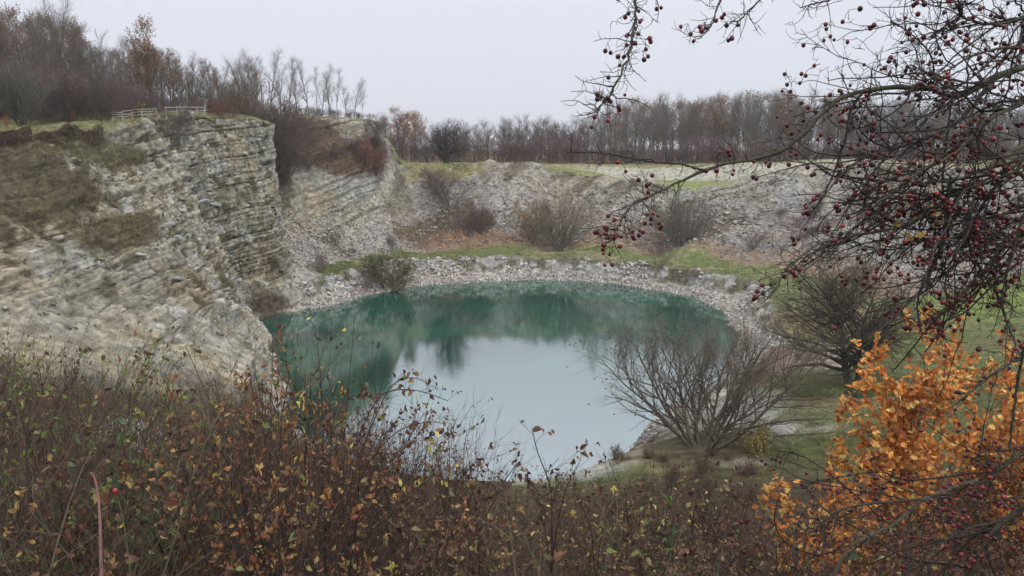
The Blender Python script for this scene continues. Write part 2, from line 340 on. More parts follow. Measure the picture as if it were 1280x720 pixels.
scr = scr*(1+.18*f4+.15*f5+.12*nA)[..., None]
wsc = np.clip((1-recs)*wrec+wfar*(1-wcl)+0*near, 0, 1)*(1-.65*ss(7.0, 8.4, K+.5*nA)*wfar)
col = mixc(col, scr, wsc*.85); col *= (1-.13*wfar)[..., None]
col = mixc(col, np.zeros(P.shape)+c3(.55, .51, .41), wcl*ss(-.2, .3, nB)*.7)
def blob(px, py, d, rad, c, s=1., rough_=.5):
    global col
    q = PD(px, py, d); e = (P-q)/np.array(rad)
    t = np.exp(-(e**2).sum(-1))
    t = ss(.25, .6, t+rough_*(nA*.35+nB*.45+.25*nC))*s
    col = mixc(col, np.zeros(P.shape)+np.array(c), t)
redbr = (.16, .115, .085); drk = (.075, .06, .04); brn = (.15, .105, .06); olive = (.12, .125, .05)
dv = wrec*ss(5.9, 6.2, K)*(1-recs)*ss(-.05, .35, vn(np.stack([PHI*.30+K*1.2, K*1.1, K*0], -1), 1.0, 161)+.35*nB)
col = mixc(col, np.zeros(P.shape)+c3(.085, .065, .045), dv*.8)
dv2 = wfar*ss(5.9, 6.3, K)*ss(.15, .5, fbm(np.stack([PHI*.26-K*.7, K*.8, K*0], -1), 1.0, 3, 171)*1.3+.5*nB+.2*nC)*(1-wcl)
col = mixc(col, np.zeros(P.shape)+c3(.13, .105, .07), dv2*.75)
bm2 = ss(30, 45, PHI)*(1-ss(90, 100, PHI))*ss(6.1, 6.6, K)*(1-ss(8.7, 9, K)); col = mixc(col, np.zeros(P.shape)+c3(.29, .285, .28), bm2*ss(-.3, .3, vn(P, .12, 181))*.6)
col = mixc(col, np.zeros(P.shape)+c3(.20, .165, .12), bm2*ss(.12, .4, fbm(P*np.array([1, 1, 2.5]), .22, 4, 183))*.7)
blob(390, 178, 115, (7, 14, 3.2), redbr); blob(430, 200, 122, (6, 12, 3), redbr); blob(365, 160, 112, (6, 12, 2.6), redbr); blob(465, 190, 130, (5, 9, 3), (.17, .10, .08))
blob(349, 200, 112, (1.6, 12, 6.5), drk, .9, .3); blob(352, 250, 110, (1.6, 12, 5), drk, .7, .4); blob(430, 285, 110, (4, 5, 2.2), drk, .8); blob(395, 290, 104, (3, 5, 2.6), drk, .8)
blob(575, 270, 133, (7, 6, 5), (.11, .085, .055)); blob(520, 290, 130, (6, 5, 2), brn); blob(590, 295, 129, (7, 6, 1.6), (.27, .15, .08)); blob(500, 250, 135, (3, 8, 4), (.2, .18, .11), .6)
blob(640, 302, 128, (9, 5, .8), (.24, .15, .09)); blob(760, 285, 129, (6, 6, 3), (.22, .17, .12), .7); blob(850, 290, 128, (8, 7, 3.4), (.15, .11, .08), .8)
blob(555, 212, 147, (9, 8, 1.6), (.24, .22, .11)); blob(30, 215, 58, (8, 8, 3.6), (.10, .08, .045), .95, 1.1); blob(75, 250, 58, (4.5, 8, 2.2), (.11, .09, .05), .8, 1.3)
blob(20, 205, 58, (7, 7, 3), (.17, .15, .10), .55, 1.1); blob(110, 190, 70, (9, 9, 1.6), (.14, .13, .06), .8); blob(245, 400, 72, (4, 6, 2.4), (.12, .12, .08), .9); blob(230, 280, 80, (1.3, 5, 2.4), (.13, .11, .06), .9)
blob(330, 380, 93, (3, 5, 1.6), (.09, .06, .045)); blob(150, 290, 64, (3.5, 6, 1.6), (.14, .11, .06), .8); blob(340, 460, 73, (5, 5, 1.5), (.17, .17, .12), .6)
# beach, bank, ledge
for q_ in range(9): t_ = q_/8; blob(497-60*t_**1.4, 205+95*t_, 137-22*t_, (1.5, 4, 1.4), (.42, .40, .33), .75, .3)          # worn pale track down the slope
beach = np.zeros(P.shape)+c3(.36, .33, .295); beach = beach*(1+.3*f4+.25*f5)[..., None]
col = mixc(col, beach, ss(3.0, 3.12, K)*(1-ss(4.0, 4.4, K))*(1-.9*wl))
bnk = mixc(np.zeros(P.shape)+c3(.36, .35, .33), np.zeros(P.shape)+c3(.13, .125, .07), ss(-.15, .2, nB+.6*nA))
col = mixc(col, bnk, ss(4.0, 4.4, K)*(1-ss(4.95, 5.05, K))*(1-wl)*.85)
gr = mixc(np.zeros(P.shape)+c3(.14, .175, .065), np.zeros(P.shape)+c3(.21, .19, .105), ss(-.2, .5, nA+.4*nC))
wg = ss(4.92, 5.06, K+.08*nB)*(1-ss(5.75, 6.15, K+.25*nB))*ss(-54, -44, PHI+3*nB)
col = mixc(col, gr, wg*(1-near))
col = mixc(col, np.zeros(P.shape)+c3(.25, .16, .10), ss(5.6, 6.0, K+.3*nB)*(1-ss(6.1, 6.35, K+.3*nB))*wfar*.7)
# right meadow and the near bank
mead = mixc(np.zeros(P.shape)+c3(.125, .155, .055), np.zeros(P.shape)+c3(.20, .175, .10), ss(-.25, .45, nA+.5*nB+.3*nC))
wmd = ss(84, 96, PHI+4*nA)*ss(4.4, 5.0, K+.4*nA-.8*ss(138, 150, PHI))
col = mixc(col, mead, wmd)
col = mixc(col, np.zeros(P.shape)+c3(.16, .21, .06), ss(82, 90, PHI)*(1-ss(100, 112, PHI))*ss(5.3, 5.8, K)*(1-ss(6.05, 6.5, K+.3*nA))*.85)
for (px, py, z_, rad, c) in [(965, 535, 3, (1.6, 1.0, 2), (.36, .34, .30)), (1035, 532, 3.5, (1.2, .5, 2), (.3, .28, .22)), (985, 440, 2.5, (5, 6, 2), (.36, .29, .25)), (930, 590, 2.4, (1.5, 1, 2), (.4, .38, .3)), (880, 570, 2, (5, 3, 2), (.14, .12, .07)), (1065, 482, 4, (4, 3, 2), (.17, .13, .08)), (1035, 395, 3, (7, 6, 2), (.25, .2, .1))]:
    q = PZ(px, py, z_); t = np.exp(-(((P-q)/np.array(rad))**2).sum(-1)); t = ss(.25, .55, t+.35*nB)
    col = mixc(col, np.zeros(P.shape)+np.array(c), t)
soil = mixc(np.zeros(P.shape)+c3(.07, .05, .032), np.zeros(P.shape)+c3(.11, .10, .045), ss(-.1, .5, nA+.4*nC))
ws = np.clip(ss(150, 168, PHI+5*nA)*ss(5.2, 6.6, K)+(1-ss(-150, -136, PHI+4*nA)), 0, 1)*ss(4.1, 4.6, K)
wsr = ss(100, 130, PHI)*ss(6.4, 7.1, K)
col = mixc(col, soil, np.clip(ws+wsr, 0, 1))
# plateau turf
tur = mixc(np.zeros(P.shape)+c3(.20, .20, .085), np.zeros(P.shape)+c3(.27, .24, .13), ss(-.2, .4, nA+.4*nC))
wt = ss(8.97, 9.12, K+.05*nB)
col = mixc(col, tur, wt*(1-.55*wfar*ss(-8, 0, PHI)*ss(.0, .4, nB)))
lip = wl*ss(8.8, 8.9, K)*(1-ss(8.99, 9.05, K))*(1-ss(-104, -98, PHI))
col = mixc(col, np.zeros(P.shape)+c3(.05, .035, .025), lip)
shelf = ss(14, 20, PHI)*(1-ss(38, 43, PHI))*ss(9.0, 9.15, K)*(1-ss(9.8, 10.05, K))
col = mixc(col, np.zeros(P.shape)+c3(.20, .22, .085), shelf)
upb = ss(8, 16, PHI)*(1-ss(90, 100, PHI))*ss(9.98, 10.1, K)*(1-ss(10.85, 11.0, K))
col = mixc(col, np.zeros(P.shape)+c3(.36, .35, .29), upb*.9)
duff = ss(11.05, 11.4, K+.1*nB); col = mixc(col, np.zeros(P.shape)+c3(.13, .085, .055), duff*.9)
col = mixc(col, np.zeros(P.shape)+c3(.10, .16, .12), 1-ss(2.75, 3.0, K))                 # pond bed
col *= (1-.5*ss(2.9, 3.02, K)*(1-ss(3.12, 3.35, K+.2*nB)))[..., None]                    # wet stones at the waterline
col = np.clip(col*(1+.10*nC)[..., None], .01, .8)
nv, nu = K.shape
def band(name, k0, k1, p0=-181, p1=181, mat=None):
    a = int(np.searchsorted(kk, k0)); b = int(np.searchsorted(kk, k1))
    c = int(np.searchsorted(phis, p0)); d = min(int(np.searchsorted(phis, p1)), nu-1)
    sub = P2[a:b+1, c:d+1]; cc = col[a:b+1, c:d+1]; n, m = sub.shape[:2]
    i = (np.arange(n-1)[:, None]*m+np.arange(m-1)[None, :]).ravel()
    q = np.stack([i, i+m, i+m+1, i+1], 1)[:, ::-1]
    me = mesh_np(name, sub.reshape(-1, 3), q, None, cc.reshape(-1, 3), [mat or M_ROCK], 'cliff' not in name and 'slope' not in name and 'shore' not in name)
    return link(name, me, kind='structure')
band('pond_bed', 0, 3)
shore = band('stony_shore', 3, 5)
ledge = band('grass_ledge', 5, 6, -54, 84)
meadow = band('grassy_meadow', 5, 7, 84, 160)
band('near_bank', 5, 9, 160, 181); band('near_bank', 5, 9, -181, -142); band('near_bank', 7, 9, 84, 160)
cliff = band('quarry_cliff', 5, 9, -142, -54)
band('scree_slope', 6, 9, -54, -18); far_slope = band('quarry_slope', 6, 9, -18, 84)
band('plateau', 9, 12); band('far_ground', 12, 13)
# pond surface
wp = np.arange(-180, 180, 1.0); wr = rings(wp)[0][3]+.6
a = Acc(); V = [(CX, CY, 0)]+[(CX+r_*math.sin(math.radians(p_)), CY+r_*math.cos(math.radians(p_)), 0) for p_, r_ in zip(wp, wr)]
n = len(wp); a.add(V, T=[(0, 1+(i+1) % n, 1+i) for i in range(n)])
link('pond_water', a.mesh('pond_water', [M_WATER]), kind='structure')
print('terrain', time.time()-T0)
# ---------------------------------------------------------------- plants: chains of tapering tubes and leaf cards with a fold
def tubes(acc, Pc, Rc, sides=3, col=(.1, .08, .06), colvar=.25):
    n, s = Pc.shape[:2]
    T = np.empty_like(Pc); T[:, 1:-1] = Pc[:, 2:]-Pc[:, :-2]; T[:, 0] = Pc[:, 1]-Pc[:, 0]; T[:, -1] = Pc[:, -1]-Pc[:, -2]
    T = norm(T); mean = norm(Pc[:, -1]-Pc[:, 0])
    ref = np.where(np.abs(mean[:, 2:3]) > .8, np.array([[1., 0, 0]]), np.array([[0, 0, 1.]]))
    A = norm(np.cross(ref[:, None, :], T)); B = np.cross(T, A)
    an = np.arange(sides)*2*math.pi/sides
    V = Pc[:, :, None, :]+Rc[:, :, None, None]*(A[:, :, None, :]*np.cos(an)[None, None, :, None]+B[:, :, None, :]*np.sin(an)[None, None, :, None])
    base = (np.arange(n)*s*sides)[:, None, None]; i = np.arange(s-1)[None, :, None]*sides; j = np.arange(sides)[None, None, :]
    a = base+i+j; b = base+i+(j+1) % sides
    Q = np.stack([a, b, b+sides, a+sides], -1).reshape(-1, 4)
    c = np.asarray(col, float)*(1+colvar*(R.random((n, 1, 1, 1))*2-1)); c = np.broadcast_to(c, V.shape)
    acc.add(V.reshape(-1, 3), Q, col=c.reshape(-1, 3))
def sample(Pc, Rc, idx, t):
    s = Pc.shape[1]; f = t*(s-1); i = np.minimum(f.astype(int), s-2); w_ = (f-i)[:, None]
    p0 = Pc[idx, i]; p1 = Pc[idx, i+1]
    return p0*(1-w_)+p1*w_, norm(p1-p0), Rc[idx, i]*(1-w_[:, 0])+Rc[idx, i+1]*w_[:, 0]
def integrate(p, d, Ln, S_, jit, up, droop=0.):
    n = len(p); out = np.empty((n, S_, 3)); out[:, 0] = p
    for k in range(1, S_):
        d = norm(d+jit*R.normal(size=(n, 3))+np.array([0, 0, up-droop*k/S_]))
        p = p+d*(Ln/(S_-1))[:, None]; out[:, k] = p
    return out
def grow(Pc, Rc, nper, t0, t1, Lf, ang, asd, S_, jit, up, rr, rmin=.002, droop=0., rexp=.7):
    n = len(Pc); m = n*nper; idx = np.repeat(np.arange(n), nper)
    t = t0+(t1-t0)*((np.tile(np.arange(nper), n)+R.random(m))/nper); t = np.clip(t, 0, .999)
    p, T, r = sample(Pc, Rc, idx, t)
    q = R.normal(size=(m, 3)); q = norm(q-(q*T).sum(1, keepdims=True)*T)
    a = np.radians(ang+asd*R.normal(size=m))
    d = np.cos(a)[:, None]*T+np.sin(a)[:, None]*q
    Ln = Lf(t)*(.65+.7*R.random(m)); out = integrate(p, d, Ln, S_, jit, up, droop)
    r0 = np.clip(rr*Ln, rmin, np.maximum(r*rexp, rmin))
    Rn = r0[:, None]*np.linspace(1, .3, S_)[None, :]
    return out, Rn
def leaf_shape(kind):
    if kind == 'quad': return np.array([(0, 0, 0), (.32, .45, .10), (0, 1, 0), (-.32, .45, .10)]), np.array([(0, 1, 2), (0, 2, 3)])
    if kind == 'oval':
        return np.array([(0, 0, 0), (.22, .22, .06), (.30, .52, .10), (.16, .82, .04), (0, 1.05, -.06), (-.16, .82, .04), (-.30, .52, .10), (-.22, .22, .06), (0, .5, -.02)]), \
               np.array([(8, 0, 1), (8, 1, 2), (8, 2, 3), (8, 3, 4), (8, 4, 5), (8, 5, 6), (8, 6, 7), (8, 7, 0)])
    o = [(0, 0, 0), (.10, .14, .02), (.20, .22, .05), (.13, .36, .03), (.28, .48, .09), (.17, .60, .04), (.25, .76, .07), (.11, .86, .02), (0, 1, -.04)]
    o = o+[(-x, y, z) for x, y, z in o[-2:0:-1]]; o.append((0, .5, -.03)); n = len(o)-1
    return np.array(o)*np.array([1.25, 1, 1]), np.array([(n, i, (i+1) % n) for i in range(n)])
def leaves(acc, p, d, size, cols, kind='quad', hang=.3, colsd=.25, curl=0.):
    sh, F = leaf_shape(kind); n = len(p)
    if n == 0: return
    d = norm(d+R.normal(size=(n, 3))*.7+np.array([0, 0, -hang]))
    q = R.normal(size=(n, 3)); nn = norm(q-(q*d).sum(1, keepdims=True)*d); sx = np.cross(d, nn)
    sz = np.broadcast_to(np.asarray(size)*(.6+.8*R.random(n)), (n,))
    hh = sh[None, :, 2]+(-curl*R.random(n))[:, None]*sh[None, :, 1]**2
    V = p[:, None, :]+sz[:, None, None]*(sx[:, None, :]*sh[None, :, 0:1]+d[:, None, :]*sh[None, :, 1:2]+nn[:, None, :]*hh[:, :, None])
    T = (F[None]+(np.arange(n)*len(sh))[:, None, None]).reshape(-1, 3)
    cols = np.asarray(cols, float); c = cols[R.integers(0, len(cols), n)]*(1+colsd*(R.random((n, 1))*2-1))
    acc.add(V.reshape(-1, 3), T=T, col=np.repeat(c, len(sh), 0))
def bend(points, Rr, S_=12):                                    # smooth a hand-laid polyline into one chain
    pts = np.asarray(points, float); n = len(pts)
    t = np.linspace(0, n-1, S_); i = np.minimum(t.astype(int), n-2); f = (t-i)[:, None]
    p0 = pts[np.maximum(i-1, 0)]; p1 = pts[i]; p2 = pts[i+1]; p3 = pts[np.minimum(i+2, n-1)]
    o = .5*((2*p1)+(-p0+p2)*f+(2*p0-5*p1+4*p2-p3)*f*f+(-p0+3*p1-3*p2+p3)*f**3)
    return o, np.interp(t, np.arange(n), Rr)

# a tree: returns part meshes [(part name, mesh)]
def tree_proto(H, spread, r0, nstem=1, first=.25, nlimb=22, nbr=9, ntw=6, lean=12, up=.10, bark=(.09, .08, .06), twig=(.10, .075, .06),
               leafn=0, leafcol=((.3, .15, .05),), leafsz=.18, limbang=45, twl=.10, topdroop=0., wig=.05, taper=.12, tk=1.):
    base = np.zeros((nstem, 3)); az = R.random(nstem)*6.28; base[:, :2] = (.0+.12*(nstem > 1))*np.stack([np.cos(az), np.sin(az)], 1)*r0*8
    a = np.radians(lean*(.3+.9*R.random(nstem))) if nstem > 1 else np.radians(R.random(1)*3)
    d = np.stack([np.sin(a)*np.cos(az), np.sin(a)*np.sin(az), np.cos(a)], 1)
    Ln = H*(.75+.25*R.random(nstem)) if nstem > 1 else np.array([H*.97])
    base[:, 2] -= .4
    P0 = integrate(base, d, Ln+.4, 11, wig, .02)
    R0 = (r0*(.6+.4*R.random((nstem, 1))))*np.linspace(1, taper, 11)[None]**1.1
    R0[:, 0] *= 1.35
    P1, R1 = grow(P0, R0, nlimb, first, .98, lambda t: spread*(1.12-.85*((t-first)/(1-first))**1.3), limbang, 10, 8, .12, up, .015*tk, .009*tk, topdroop)
    P2, R2 = grow(P1, R1, nbr, .15, .98, lambda t: spread*.42*(1.1-.6*t), 38, 12, 5, .14, up*.8, .013*tk, .007*tk, topdroop)
    P3, R3 = grow(P2, R2, ntw, .1, 1., lambda t: H*twl*(1.1-.4*t), 32, 12, 3, .16, up*.5, .011*tk, .005*tk)
    tr = Acc(); tubes(tr, P0, R0, 7, bark, .1); tubes(tr, P1, R1, 4, bark, .2)
    cr = Acc(); tubes(cr, P2, R2, 3, twig, .3); tubes(cr, P3, R3, 3, twig, .35)
    parts = [('trunk', tr.mesh('trunk', [M_BARK])), ('crown', cr.mesh('crown', [M_BARK]))]
    if leafn:
        lf = Acc(); i = R.integers(0, len(P3), leafn); t = R.random(leafn)
        p, T, _ = sample(P3, R3, i, np.clip(t, 0, .99)); leaves(lf, p, T, leafsz, leafcol, 'quad')
        parts.append(('leaves', lf.mesh('leaves', [M_LEAF])))
    return parts
def hof(parts):
    z = np.concatenate([np.array([v.co.z for v in me.vertices][::5]) for n_, me in parts if n_ in ('crown', 'trunk')]); return float(np.percentile(z, 99.6))
HC = {}
def hh(parts):
    k = id(parts)
    if k not in HC: HC[k] = (hof(parts), parts)
    return HC[k][0]
def put(name, parts, loc, rz=0., sc=1., label=None, cat=None, group=None, tilt=0.):
    o = bpy.data.objects.new(name, None); C.objects.link(o); o.empty_display_size = .3
    o.location = loc; o.rotation_euler = (tilt*math.cos(rz), tilt*math.sin(rz), rz)
    o.scale = (sc, sc, sc) if not hasattr(sc, '__len__') else sc
    o['label'] = label; o['category'] = cat
    if group: o['group'] = group
    for pn, me in parts:
        c = bpy.data.objects.new(pn, me); C.objects.link(c); c.parent = o
        if pn in ('leaves', 'crown', 'twigs', 'small_stones'): c['kind'] = 'stuff'
    return o
GREY = (.14, .13, .11); BRN = (.13, .095, .075); PURP = (.145, .10, .10)
OR = [(.36, .15, .04), (.30, .12, .04), (.42, .22, .06)]; BRL = [(.22, .13, .085), (.26, .16, .09), (.18, .11, .08)]
RED = [(.20, .075, .06), (.15, .065, .055)]; YEL = [(.55, .42, .08), (.45, .36, .08), (.35, .33, .09)]; OLV = [(.16, .15, .06), (.22, .19, .07)]
tall = [tree_proto(12, 3.2, .17, 1, .24, 20, 6, 4, tk=1.9, wig=.06, up=.13, bark=(.13, .12, .10), twig=(.135, .118, .105), limbang=42) for _ in range(4)]
tall += [tree_proto(12, 2.8, .15, 3, .3, 14, 5, 4, tk=1.9, lean=10, up=.15, bark=(.12, .11, .095), twig=(.135, .12, .105), limbang=38)]
pole = [tree_proto(10, 1.9, .09, 1, .3, 14, 5, 4, tk=1.8, wig=.06, up=.16, bark=(.13, .115, .10), twig=(.17, .14, .12), limbang=34) for _ in range(2)]
broad = [tree_proto(11, 5.2, .30, 1, .2, 22, 9, 5, tk=1.9, up=.10, bark=(.10, .09, .075), twig=(.12, .10, .085), limbang=52) for _ in range(2)]
brown = [tree_proto(12, 3.4, .2, 1, .25, 20, 7, 4, tk=1.7, up=.14, leafn=1300, leafcol=BRL, leafsz=.20, twig=(.16,.13,.11))]
brown += [tree_proto(11, 3.0, .2, 1, .25, 18, 7, 4, tk=1.7, up=.14, leafn=700, leafcol=OR+BRL, leafsz=.20, twig=(.16,.13,.11))]
orange = [tree_proto(12, 3.8, .2, 1, .22, 20, 7, 4, tk=1.7, up=.12, leafn=2200, leafcol=[(.34, .20, .12), (.38, .23, .11), (.26, .16, .10)], leafsz=.22)]
thick = [tree_proto(3.4, 1.9, .04, 10, .10, 6, 5, 4, tk=1.7, lean=44, up=.06, bark=c_, twig=c_, twl=.2, limbang=36, leafn=ln, leafcol=lc, leafsz=.12) for c_, ln, lc in
         ((PURP, 300, RED), (BRN, 300, BRL), ((.12, .095, .085), 0, RED))]
redb = [tree_proto(3.2, 1.8, .04, 10, .10, 6, 5, 4, tk=1.6, lean=42, up=.06, bark=(.11, .05, .045), twig=(.16, .08, .07), twl=.2, limbang=36, leafn=500, leafcol=RED, leafsz=.13)]
willow = [tree_proto(6, 2.8, .09, 16, .12, 10, 6, 4, tk=1.5, lean=30, up=.10, bark=(.13, .13, .10), twig=(.135, .13, .10), twl=.13, limbang=35, leafn=250, leafcol=OLV, leafsz=.12)]
print('protos', time.time()-T0)

# ---- far wood beyond the rim
rnd = random.Random(5)
def wood_ground(px, D): x = (px-640)/FPX*D; return x, D, gz(x, D)
far = []
for px in range(468, 1330, 9):
    for row in range(4 if px > 735 else 3):
        if px < 735 and rnd.random() < .35: continue
        D = (176 if px > 735 else 200)+row*15+rnd.uniform(-6, 6); far.append((px+rnd.uniform(-7, 7), D, row))
far_top = lambda px: np.interp(px, [440, 480, 500, 525, 545, 600, 640, 700, 725, 760, 800, 860, 920, 1000, 1060, 1100, 1300], [150, 142, 136, 140, 152, 145, 142, 150, 148, 128, 120, 122, 118, 116, 128, 122, 128])
nf = 0
for px, D, row in far:
    x, y, z = wood_ground(px, D)
    H = (EYE-z)+(185.5-(far_top(px)+rnd.uniform(-3, 18)))*D/FPX*1.03
    kind = rnd.random()
    om = (790 < px < 900) or (475 < px < 530)
    if om and kind < .38: pr_ = rnd.choice(orange+brown); nm, lab, g, h0 = 'autumn_tree', 'orange brown autumn tree in the far wood beyond the quarry rim', 'orange brown trees in the far wood', 12
    elif kind < .10: pr_ = rnd.choice(brown); nm, lab, g, h0 = 'brown_leaved_tree', 'hazy tree still carrying brown leaves in the far wood', 'brown leaved trees in the far wood', 12
    elif 520 < px < 740 and row < 2: pr_ = rnd.choice(broad); nm, lab, g, h0 = 'bare_broad_tree', 'bare wide crowned tree at the edge of the far wood', 'bare wide crowned trees of the far wood', 11; H *= .98
    else: pr_ = rnd.choice(tall+tall+pole); nm, lab, g, h0 = 'bare_tree', 'bare slender hazy tree standing in the far wood behind the rim', 'bare slender trees of the far wood', 11.5
    zone = ('behind the russet tree' if px < 530 else 'behind the lone rim tree' if px < 620 else 'above the large fan bush' if px < 740 else
            'left of the pale bluff' if px < 930 else 'behind the arching berry branch' if px < 1090 else 'behind the dense berry twigs')
    lab = ('orange brown tree' if nm == 'autumn_tree' else 'tree with dry brown leaves' if nm == 'brown_leaved_tree' else 'wide crowned bare tree' if nm == 'bare_broad_tree' else 'slender bare tree')+(' in front of' if row == 0 else ' deep in')+' the far wood '+zone
    s_ = max(.5, H/hh(pr_)); sx = s_*rnd.uniform(.95, 1.25)
    put(nm, pr_, (x, y, z-.1), rnd.uniform(0, 6.28), (sx, sx, s_), lab, 'tree', g)
for px in range(462, 1320, 13):                               # undergrowth at the foot of the far wood
    D = 168+rnd.uniform(-5, 5); x, y, z = wood_ground(px+rnd.uniform(-4, 4), D); s_ = rnd.uniform(.9, 1.7)
    put('bush', rnd.choice(thick), (x, y, z-.1), rnd.uniform(0, 6.28), (s_*1.3, s_*1.3, s_), 'purplish leafless bush below the far wood, %s' % ('left of the lone rim tree' if px < 545 else 'between lone rim tree and thin berry twig' if px < 710 else 'above the grassy shelf' if px < 940 else 'behind the berry branches'), 'bush', 'bushes at the foot of the far wood')
def single(name, parts, h0, px, py, D, top, label, cat='tree', wide=1., rz=None, z=None, group=None):
    """stand a plant with its foot seen at px,py and its top at image row top"""
    x = (px-640)/FPX*D if D else None
    if D is None: x, D, _ = PZ(px, py, z)
    x = PD(px, py, D)[0]; zz = gz(x, D)
    H = PD(px, top, D)[2]-zz; s_ = H/hh(parts)
    return put(name, parts, (x, D, zz-.08), rnd.uniform(0, 6.28) if rz is None else rz, (s_*wide, s_*wide, s_), label, cat, group)
single('broad_tree', tree_proto(11, 5.6, .36, 3, .10, 22, 9, 5, tk=1.6, lean=20, up=.08, bark=(.045, .04, .032), twig=(.05, .043, .035), limbang=58), 10.2, 556, 208, 152, 148, 'dark bare round crowned tree standing alone on the far rim above the bushy slope', 'tree', 1.3)
single('slender_tree', tall[0], 11.3, 736, 207, 154, 140, 'bare slender tree on the far rim in front of the wood, right of its middle')
single('autumn_tree', tree_proto(11, 4.2, .3, 1, .15, 24, 9, 6, up=.12, leafn=3500, leafcol=[(.28, .14, .11), (.33, .17, .12)], leafsz=.22), 10.4, 502, 205, 165, 138, 'round russet leaved tree at the left end of the far wood, beside the bluff')
single('bare_tree', pole[0], 9.4, 530, 205, 158, 165, 'small bare tree between the russet tree and the dark round tree on the rim')

# ---- wood on the left ridge
ridge_top = lambda px: np.interp(px, [-40, 0, 50, 95, 150, 190, 220, 260, 300, 330, 360, 400, 440, 470], [-10, 0, 2, 6, 45, 38, 50, 62, 80, 55, 66, 72, 88, 112])
seq = 0
front = [(x_, D_) for x_, D_ in ((326, 118), (334, 121), (345, 116), (358, 122), (369, 119), (378, 121), (392, 124), (401, 127), (408, 122), (418, 127), (427, 130), (437, 131), (447, 133), (456, 136))]
ORD = ['first', 'second', 'third', 'fourth', 'fifth', 'sixth', 'seventh', 'eighth', 'ninth', 'tenth', 'eleventh', 'twelfth', 'thirteenth', 'fourteenth']
for i_, (px, D) in enumerate(front):
    x = (px-640)/FPX*D; z = gz(x, D); top = ridge_top(px)+rnd.uniform(0, 16)*(i_ % 2)
    if i_ in (0, 2): top = 56
    H = PD(px, top, D)[2]-z; pr_ = tall[i_ % 4] if i_ % 3 != 1 else pole[i_ % 2]; h0 = 11.4 if i_ % 3 != 1 else 9.4
    put('bare_tree', pr_, (x, D, z-.1), rnd.uniform(0, 6.28), (H/hh(pr_)*1.1, H/hh(pr_)*1.1, H/hh(pr_)), 'bare tree on the ridge skyline, %s from the right-hand end of the ridge wood' % ORD[13-i_], 'tree', 'bare trees at the right end of the ridge')
for px in list(range(-60, 330, 11)):
    for row in range(4):
        D = 98+row*9+rnd.uniform(-4, 4)-(10 if px < 60 else 0)+max(0, (px-200)*.06); q = px+rnd.uniform(-8, 8)
        x = (q-640)/FPX*D; z = gz(x, D); top = ridge_top(q)+rnd.uniform(0, 34)*(1 if row else .6)
        H = PD(q, top, D)[2]-z; k_ = rnd.random()
        if 100 < q < 330 and k_ < .38: pr_ = rnd.choice(brown); h0 = 11.4; nm, lab, g = 'brown_leaved_tree', 'tree with sparse russet leaves in the ridge wood', 'russet trees of the ridge wood'
        elif k_ < .25: pr_ = brown[1]; h0 = 10.5; nm, lab, g = 'brown_leaved_tree', 'tree with sparse russet leaves in the ridge wood', 'russet trees of the ridge wood'
        else: pr_ = rnd.choice(tall+pole); h0 = 11; nm, lab, g = 'bare_tree', 'bare trunked tree deep in the ridge wood', 'bare trees in the thick of the ridge wood'
        lab += ', '+('at the left frame edge' if q < 60 else 'above the purple thicket' if q < 160 else 'behind the fence' if q < 270 else 'above the cliff corner')
        put(nm, pr_, (x, D, z-.1), rnd.uniform(0, 6.28), (H/hh(pr_),)*3, lab, 'tree', g)
for px, D, tp, lab in ((203, 96, 34, 'tall rusty orange leaved tree rising behind the cliff top fence'), (318, 112, 76, 'tree with orange leaves just left of the tall bare ridge trees'), (60, 92, 2, 'tall bare tree at the far left of the ridge'), (90, 92, 8, 'tall bare tree standing clear above the purple thicket')):
    x = (px-640)/FPX*D; z = gz(x, D); H = PD(px, tp, D)[2]-z; o_ = 'tall' in lab and 'bare' in lab
    put('bare_tree' if o_ else 'orange_tree', tall[px % 3] if o_ else orange[0], (x, D, z-.1), px, (H/11.4*.8, H/11.4*.8, H/11.4), lab, 'tree')
# shrubs in front of that wood
nb_ = 0
for px in range(-30, 480, 11):
    for row in range(3 if px < 320 else 2):
        if (px < 48 and row == 0) or rnd.random() < .08: continue
        D = np.interp(px, [0, 130, 200, 215, 480], [70, 79, 90, 96, 96])+row*7+max(0, (px-290))*.22+rnd.uniform(-2.5, 2.5); q = px+rnd.uniform(-5, 5)
        x = (q-640)/FPX*D; z = gz(x, D)
        top = np.interp(q, [0, 60, 100, 150, 200, 300, 340, 480], [95, 92, 97, 106, 118, 122, 134, 143])+rnd.uniform(-5, 16)
        H = max(1.2, PD(q, top, D)[2]-z); s_ = H/3.0
        put('bush', rnd.choice(thick if q < 330 else thick[1:]), (x, D, z-.1), rnd.uniform(0, 6.28), (s_*.9, s_*.9, s_), 'purple brown leafless bush in the ridge thicket, %s' % ('beside the large grey green bush' if px < 100 else 'left of the cliff top fence' if px < 200 else 'behind the cliff top fence' if px < 275 else 'above the cliff corner' if px < 345 else 'under the skyline trees'), 'bush', 'bushes of the purple brown thicket')
single('grey_bush', willow[0], 5.6, 28, 158, 69, 78, 'large grey green many stemmed bush at the left edge of the cliff top', 'bush', .95)
single('grey_bush', willow[0], 5.6, -15, 158, 67, 84, 'grey green many stemmed bush cut by the left frame edge', 'bush')
